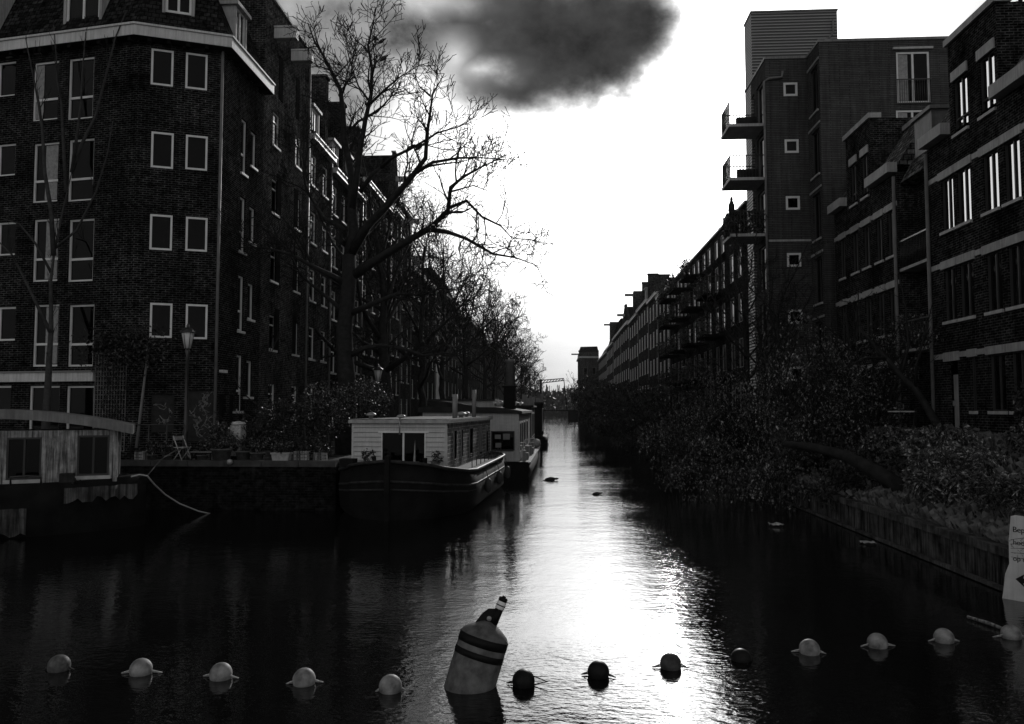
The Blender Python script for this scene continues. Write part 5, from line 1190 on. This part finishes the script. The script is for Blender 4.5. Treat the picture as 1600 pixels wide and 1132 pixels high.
# pots
def pot(label, px, Y, r_, h_, mat, square=False, plant=True, seed=1):
    p0 = P_(px, 715, Y); t = thing('plant_pot', label, 'plant pot', (p0.x, Y, ZQ+.001), 0, 'pots along the quay edge')
    if square:
        MB().prism([(-r_*.8, 0), (r_*.8, 0), (r_, h_), (-r_, h_)], -r_*.5, r_*.5).box(-r_*1.06, r_*1.06, -r_*.56, r_*.56, h_-.04, h_+.01).build('pot', M[mat], t)
    else: MB().lathe([(r_*.68, 0), (r_*.95, h_*.88), (r_*1.08, h_*.88), (r_*1.08, h_), (r_*.9, h_), (r_*.85, h_*.9)], 18).build('pot', M[mat], t)
    if plant:
        rg = random.Random(seed); f_ = MB(); leafquads(f_, rg, 380, (0, 0, h_+.22), (r_*1.3, r_*1.3, .25), .06, .4, .1, 12); f_.build('plant', M['leaf'], t)
        s_ = MB()
        for k in range(9): d_ = rdir(rg); s_.tube([(0, 0, h_*.85), (d_.x*r_*.6, d_.y*r_*.6, h_+.35)], .006, 3)
        s_.build('stems', M['twig'], t)
pot('pale rectangular planter with leaning stems on the coping', 440, 25.35, .30, .30, 'clay_pale', True, True, 2)
pot('large dark round tub holding a leafy bush right of the chair', 346, 25.6, .34, .42, 'clay', False, True, 3)
pot('small dark pot between the low table and the large tub', 316, 25.45, .17, .22, 'clay', False, True, 4)
pot('small clay pot left of the folding chair', 262, 25.5, .15, .2, 'clay', False, True, 5)
pot('dark pot near the leaning pole', 238, 25.6, .16, .22, 'clay', False, True, 6)
pot('wide clay tub with foliage in front of the white cabinet', 380, 25.7, .26, .34, 'clay', False, True, 9)
pot('dark clay pot right of the white cabinet', 402, 25.5, .22, .3, 'clay', False, True, 7)
for k, (px_, w2, h2, lab_) in enumerate(((222, .42, .30, 'dark wooden crate standing below the leaning pole'), (330, .5, .22, 'flat dark crate pushed against the large round tub'), (470, .45, .34, 'wooden crate under the bare shrub stems by the planter'), (500, .38, .28, 'small crate at the quay edge nearest the cabin boat'))):
    pc = P_(px_, 712, 25.75); tc_ = thing('wooden_crate', lab_, 'crate', (pc.x, 25.8, ZQ+.001), .3*k-.4, 'crates on the quay')
    MB().box(-w2/2, w2/2, -.15, .15, 0, .02).build('floor', M['wood_dark'], tc_)
    for yy_ in (-.16, .14): 
        sl = MB()
        for j in range(3): sl.box(-w2/2, w2/2, yy_, yy_+.02, .02+j*h2/3, .02+j*h2/3+h2/3-.02)
        sl.box(-w2/2, -w2/2+.03, yy_+.003, yy_+.03, .0, h2).box(w2/2-.03, w2/2, yy_+.003, yy_+.03, 0, h2).build('slatted_side', M['wood_old'], tc_)
    for xx_ in (-w2/2-.02, w2/2): MB().box(xx_, xx_+.02, -.14, .14, .01, h2-.01).build('end_board', M['wood_old'], tc_)
p0 = P_(372, 690, 26.2); t = thing('cabinet', 'scuffed white cabinet with round hole standing among the pots', 'cabinet', (p0.x, 26.2, ZQ), R(-14)); zt_ = P_(372, 660, 26.2).z-ZQ
MB().box(-.2, .2, -.16, .16, .15, zt_-.1).lathe([(.2, zt_-.1), (.24, zt_-.06), (.2, zt_), (.05, zt_+.03)], 12).build('body', M['white_thing'], t)
MB().lathe([(.11, 0), (.11, .012)], 16, (0, 0, 0), Matrix.Translation((.02, -.172, .42)) @ Matrix.Rotation(R(90), 4, 'X')).build('opening', M['dark'], t)
MB().box(-.17, .17, -.13, .13, 0, .15).build('base', M['dark'], t)
o_ = MB().lathe([(.02, -.09), (.08, -.06), (.09, 0), (.08, .06), (.02, .09)], 12).build('hanging_float', M['metal'], loc=atY(359, 722, 24.86)); tag(o_, 'small pale round float hung on the quay face below the pots', 'float')
# garden furniture right
p0 = P_(1410, 686, 25.6); t = thing('garden_steps', 'dark wooden step stand with pale treads in the right garden', 'step stand', (p0.x, 25.6, garden_h(p0.x, 25.6)), R(-35))
for z_, y_ in ((.38, -.22), (.95, .05)): MB().box(-.38, .38, y_-.14, y_+.14, z_, z_+.04).build('tread', M['metal'], t)
for sx_ in (-1, 1): MB().tube([(sx_*.36, -.45, -.1), (sx_*.36, .1, 1.05)], .025, 5).build('leg', M['wood_dark'], t); MB().tube([(sx_*.36, .5, -.1), (sx_*.36, .1, 1.0)], .025, 5).build('leg', M['wood_dark'], t)

# ======================= sign board
ps = atZ(1566, 935, 0); t = thing('direction_sign', 'white board sign with black left arrow standing in the water at right edge', 'sign', (ps.x, ps.y, 0))
f_dir = R(-52); t.rotation_euler = (0, 0, f_dir)
hgt = 1.42; sb = MB(); outl = [(.0, -.25), (.0, 0), (.02, .12), (.06, .42), (.13, .6), (.13, .7), (.135, 1.0), (.18, 1.4), (.24, 1.42), (1.7, 1.36), (1.72, .05), (1.7, -.25)]
sb.prism(outl, 0, .03); sb.build('board', M['sign'], t)
for x_ in (.35, 1.45): MB().box(x_-.03, x_+.03, .03, .09, -1.5, 1.3).build('post', M['metal'], t)
def text(s_, x, z, size, parent):
    cd = bpy.data.curves.new('lettering', 'FONT'); cd.body = s_; cd.size = size; cd.extrude = .002; cd.space_character = .95; o_ = bpy.data.objects.new('tmp', cd); C.objects.link(o_)
    dg = bpy.context.evaluated_depsgraph_get(); me = bpy.data.meshes.new_from_object(o_.evaluated_get(dg)); bpy.data.objects.remove(o_); me.name = 'lettering'; me.materials.clear(); me.materials.append(M['ink'])
    a = bpy.data.objects.new('lettering', me); C.objects.link(a); a.parent = parent; a.location = (x, -.004, z); a.rotation_euler = (R(90), 0, 0); return a
text('Beperkte doorvaart', .20, 1.14, .13, t); text('hoogte', .20, .93, .12, t); text(':', .62, .80, .13, t); text('op de Lijnbaansgracht', .19, .66, .12, t)
MB().add([(.22, -.005, .36), (.36, -.005, .46), (.34, -.005, .39), (1.2, -.005, .39), (1.2, -.005, .31), (.34, -.005, .31), (.36, -.005, .24)], [(0, 6, 5, 4, 3, 2, 1)]).build('arrow', M['ink'], t)
# twigs in front of sign: part of a dead branch
rg = random.Random(17); Bv = atY(1600, 842, ps.y-.35); o_ = MB()
for k in range(5):
    pts, rr = limb([Vector((.35, 0, .12-.1*k)), Vector((.05, 0, .02-.09*k)), Vector((-.22, 0, -.02-.07*k))], .006, .003, rg, amp=.02); o_.tube(pts, rr, 4); sprout(o_, pts, rr, rg, 0, (6, 8), (.14, .06), rmin=.002)
o_ = o_.build('dead_branch', M['twig'], loc=Bv); tag(o_, 'thin bare twigs hanging across the upper part of the white sign', 'branch')

# ======================= big buoy
pb = atZ(733, 1076, 0); t = thing('mooring_buoy', 'large tilted striped buoy with lifting eye floating in the foreground', 'buoy', (pb.x, pb.y, 0))
dist = math.hypot(pb.x, pb.y); Tm = Matrix.Translation((0, .1, 0)) @ Matrix.Rotation(R(16.5), 4, 'Y') @ Matrix.Rotation(R(-9), 4, 'X')
rb_ = 36.5/F*math.hypot(dist, CAMZ); H_ = rb_*2.28
prof = [(.02, -.5), (rb_*.9, -.48), (rb_, -.36), (rb_, H_*.60), (rb_, H_*.84), (rb_*.97, H_*.88), (rb_*.90, H_*.93), (rb_*.62, H_*1.02), (rb_*.30, H_*1.10), (rb_*.2, H_*1.12)]
MB().lathe(prof, 40, (0, 0, 0), Tm).build('body', M['buoy'], t)
for a, b_ in ((.70, .86), (.49, .61)): MB().lathe([(rb_-.01, H_*a), (rb_+.004, H_*a+.004), (rb_+.004, H_*b_-.004), (rb_-.01, H_*b_)], 40, (0, 0, 0), Tm).build('band', M['buoy_band'], t)
lg = MB(Tm); zz = H_*1.06; s = rb_
lg.prism([(-.52*s, zz-.05*s), (-.36*s, zz+.35*s), (-.16*s, zz+.62*s), (.10*s, zz+.70*s), (.34*s, zz+.66*s), (.36*s, zz-.05*s), (.12*s, zz-.02*s), (.10*s, zz+.1*s), (-.02*s, zz+.12*s), (-.1*s, zz+.3*s), (.02*s, zz+.36*s), (.1*s, zz+.28*s)][:6], -.10*s, .10*s)
lg_ = lg.build('lifting_eye', M['buoy_band'], t)
MB(Tm).lathe([(.10*s, -.108*s), (.10*s, .108*s)], 16, (0, 0, 0), Matrix.Translation((-.02*s, 0, zz+.26*s)) @ Matrix.Rotation(R(90), 4, 'X')).build('eye_hole', M['metal'], lg_)
T2 = Tm @ Matrix.Translation((.22*s, 0, zz+.30*s)) @ Matrix.Rotation(R(6), 4, 'Y')
MB(T2).lathe([(.17*s, -.2*s), (.17*s, .42*s)], 14).build('light_socket', M['buoy_band'], t)
MB(T2).lathe([(.17*s, .42*s), (.19*s, .45*s), (.19*s, .72*s), (.17*s, .75*s)], 14).build('light_lens', M['lantern'], t)
MB(T2).lathe([(.185*s, .56*s), (.2*s, .565*s), (.2*s, .60*s), (.185*s, .605*s)], 14).lathe([(.18*s, .75*s), (.18*s, .9*s), (.08*s, .92*s), (.08*s, .98*s)], 14).build('light_cap', M['buoy_band'], t)

# ======================= float line
fl = [(92, 1040, 'plastic_dirty', 'streaked dark float at the left end of the float line', 0), (220, 1046, 'plastic', 'second white float from the left on the line', 1), (345, 1053, 'plastic', 'third white float from the left on the line', 1), (475, 1062, 'plastic', 'fourth white float from the left, right of it the half hidden one', 1), (610, 1073, 'plastic', 'white float nearest to the left side of the big striped buoy', 0),
      (818, 1064, 'plastic_black', 'black float just right of the big striped buoy with triangular rope loop', 2), (935, 1050, 'plastic_black', 'mottled black float in the bright water, second right of the buoy', 1), (1048, 1037, 'plastic_black2', 'dark float with pale cap in the brightest water', 1), (1158, 1024, 'plastic_black', 'nearly submerged black float at the edge of the glare', 0),
      (1265, 1014, 'plastic', 'white float first right of the glare', 1), (1371, 1004, 'plastic', 'white float second right of the glare with knotted rope', 1), (1475, 996, 'plastic', 'white float third right of the glare', 1), (1580, 990, 'plastic', 'white float at the right end beneath the sign', 1)]
M['plastic_black2'] = plain('float_plastic_grey', .06, .5, .6, 9)
rg = random.Random(33); fpos = []
for px, py, mt, lab, ex in fl:
    p = atZ(px, py+7, 0); dist = (p-Vector((0, 0, CAMZ))).length; r_ = .132; fpos.append(p)
    t = thing('float', lab, 'float', (p.x, p.y, r_*.38 if 'nearly' not in lab else r_*.05), rg.uniform(-.3, .3), 'floats strung across the canal')
    pr = [(r_*max(.02, math.sin(math.pi*k/14)), -r_*math.cos(math.pi*k/14)) for k in range(15)]
    bd = MB().lathe(pr, 26).build('ball', M[mt], t); bd.rotation_euler = (rg.uniform(-.5, .5), rg.uniform(-.5, .5), rg.uniform(0, 6))
    for s_ in (-1, 1):
        ln = r_*(1.75 if ex else 1.35)*rg.uniform(.85, 1.1); a = Vector((s_*r_*.8, -r_*.12, r_*.02)); b_ = Vector((s_*r_*.8, r_*.12, -r_*.25)); e_ = Vector((s_*ln, rg.uniform(-.02, .02), -r_*.34+.006))
        if ex == 2 and s_ == 1: e_ = Vector((r_*2.15, 0, r_*.05)); a.z += r_*.5; b_.z -= .1*r_
        MB().tube([a, e_, b_], .009, 5).build('rope_loop', M['rope'] if mt == 'plastic' else M['rope_dark'], t)
# floating stick, litter, ducks
p0, p1 = atZ(1512, 964, .03), atZ(1576, 986, .03); o_ = MB().tube([(0, 0, 0), (p1-p0)*.5+Vector((0, 0, .012)), p1-p0], [.022, .028, .02], 7).build('floating_stick', M['wood_old'], loc=p0); tag(o_, 'pale straight stick floating beside the last float', 'stick')
for k, (px, py, lab) in enumerate(((1212, 823, 'crumpled white plastic litter floating under the overhanging tree'), (1282, 797, 'small pale litter at the waterline left of the sheet pile wall'), (1355, 850, 'flat pale litter piece drifting by the piled wall'))):
    rg = random.Random(k); p = atZ(px, py, .0); m_ = MB(); V = []
    for j in range(5):
        for i in range(6): V.append((i*.07-.17+rg.uniform(-.02, .02), j*.06-.12, .02+rg.uniform(0, .09 if k == 0 else .04)))
    m_.add(V, [(j*6+i, j*6+i+1, (j+1)*6+i+1, (j+1)*6+i) for j in range(4) for i in range(5)], True); o_ = m_.build('floating_litter', M['white_thing'], loc=p); tag(o_, lab, 'litter', 'litter on the water')
def bird(name, label, p, s_, rz, pitch=35, mat='feather', float_=False, group=None, cat='bird'):
    t = thing(name, label, cat, p, rz, group); T_ = Matrix.Rotation(R(-pitch), 4, 'Y')
    m_ = MB(); n = 11; 
    prof = [(.004, -.16), (.03, -.13), (.052, -.07), (.062, 0), (.055, .06), (.035, .11), (.026, .135), (.030, .165), (.026, .19), (.012, .208), (.003, .225)]
    TT = T_ @ Matrix.Rotation(R(90), 4, 'Y')
    m_.lathe([(r_*s_, z*s_) for r_, z in prof], 12, (0, 0, .07*s_ if not float_ else .03*s_), TT); m_.build('body', M[mat], t)
    q_ = T_ @ Vector((-.13*s_, 0, 0)); q2 = T_ @ Vector((-.26*s_, 0, -.01*s_)); z_ = .07*s_ if not float_ else .03*s_
    MB().add([q_+Vector((0, .03*s_, z_)), q_+Vector((0, -.03*s_, z_)), q2+Vector((0, -.025*s_, z_)), q2+Vector((0, .025*s_, z_)), q_+Vector((0, 0, z_-.015*s_)), q2+Vector((0, 0, z_-.008*s_))], [(0, 1, 2, 3), (1, 4, 5, 2), (0, 3, 5, 4)]).build('tail', M[mat], t)
    return t
GBd = 'dark birds perched in the largest tree'
for px, py, Y, rz, lab in ((587, 60, 29, 2.6, 'highest perched bird at the top of the largest tree'), (596, 65, 29, .5, 'perched bird just right of the highest one'), (599, 92, 28.8, .2, 'lowest of three perched birds at the top of the tree'), (640, 233, 28.6, .3, 'plump bird on the middle limb of the tree, left of a pair'), (655, 231, 28.4, .2, 'plump bird on the middle limb of the tree, right of a pair')):
    bird('bird', lab, atY(px, py+3, Y), 1.1 if py < 200 else 1.25, rz, 40, group=GBd)
bird('bird', 'small dark bird sitting in the bare crowns further down the quay', atY(719, 433, 46), 1.5, .4, 55)
p = atZ(860, 751, 0); bird('duck', 'dark duck floating in the bright mid canal', p, 1.7, .1, 5, float_=True, group='ducks on the canal'); p = atZ(932, 773, 0); bird('duck', 'small duck at the edge of the bank reflection', p, 1.1, .4, 5, float_=True, group='ducks on the canal')
bird('owl_figure', 'upright dark bird figure on the planted balcony rail of the modern block', atY(1143, 331, 38.6), 2.6, 1.0, 88, cat='figure')
o_ = MB(); rg = random.Random(14)
for i in range(1500):
    x, y, z = rg.uniform(8.3, 10.1), 38.5+abs(rg.gauss(0, .25)), 11.6+rg.random()**1.0*1.2; 
    if rg.random() < .5: x, y = 8.45+abs(rg.gauss(0, .2)), rg.uniform(38.4, 40.3)
    a_ = rdir(rg)*.10; e_ = rdir(rg).cross(a_).normalized()*.05; q_ = Vector((x, y, z))-Vector((8.45, 38.4, 11.6)); o_.quad(q_-a_, q_-e_, q_+a_, q_+e_)
o_ = o_.build('balcony_plants', M['leaf_dark'], loc=(8.45, 38.4, 11.6)); tag(o_, 'dense dark plants filling the lowest large balcony of the modern block', 'plants')
# ======================= thin sea air between the houses
hz = MB().box(-1010, 1010, -1010, 1010, -3.5, 40).build('haze', M['sign']); tag(hz, kind='stuff')
hm_ = bpy.data.materials.new('air'); hm_.use_nodes = True; t_ = hm_.node_tree; t_.nodes.clear(); o_ = t_.nodes.new('ShaderNodeOutputMaterial'); v_ = t_.nodes.new('ShaderNodeVolumePrincipled')
v_.inputs['Density'].default_value = .00007; v_.inputs['Color'].default_value = (.95, .95, .95, 1); v_.inputs['Anisotropy'].default_value = .2; t_.links.new(v_.outputs[0], o_.inputs['Volume']); hz.data.materials.clear(); hz.data.materials.append(hm_)
sc.cycles.volume_bounces = 0
# ======================= every loose piece of these small repeated parts becomes a part of its own
def split_loose(o):
    me = o.data; n = len(me.vertices); par = list(range(n))
    def find(a):
        while par[a] != a: par[a] = par[par[a]]; a = par[a]
        return a
    for p in me.polygons:
        vs = list(p.vertices); r0 = find(vs[0])
        for v in vs[1:]: par[find(v)] = r0
    groups = {}
    for p in me.polygons: groups.setdefault(find(p.vertices[0]), []).append(p)
    if len(groups) < 2 or len(groups) > 60: return
    for i, ps in enumerate(groups.values()):
        idx = {}; vs = []; fs = []
        for p in ps:
            f = []
            for v in p.vertices:
                if v not in idx: idx[v] = len(vs); vs.append(tuple(me.vertices[v].co))
                f.append(idx[v])
            fs.append(f)
        nm = bpy.data.meshes.new(me.name); nm.from_pydata(vs, [], fs); nm.materials.append(me.materials[0])
        sm = ps[0].use_smooth
        if sm: nm.polygons.foreach_set('use_smooth', [True]*len(fs))
        nm.update()
        if i == 0: o.data = nm
        else: c = o.copy(); c.data = nm; C.objects.link(c)
for o in list(bpy.data.objects):
    if o.type == 'MESH' and o.name.split('.')[0] in ('cornice_brackets', 'bollard', 'stanchion', 'stove_pipe', 'chimney_pots', 'pale_patch', 'abutment', 'posters', 'deck_boxes', 'deck_clutter', 'post'):
        if o.name.startswith('cornice_brackets'): o.name = 'cornice_bracket'
        if o.name.startswith('chimney_pots'): o.name = 'chimney_pot'
        if o.name.startswith('posters'): o.name = 'poster'
        if o.name.startswith('deck_boxes'): o.name = 'deck_box'
        if o.name.startswith('deck_clutter'): o.name = 'deck_box'
        if o.name.startswith('post') and o.parent and o.parent.name.startswith('street_lamp'): continue
        split_loose(o)
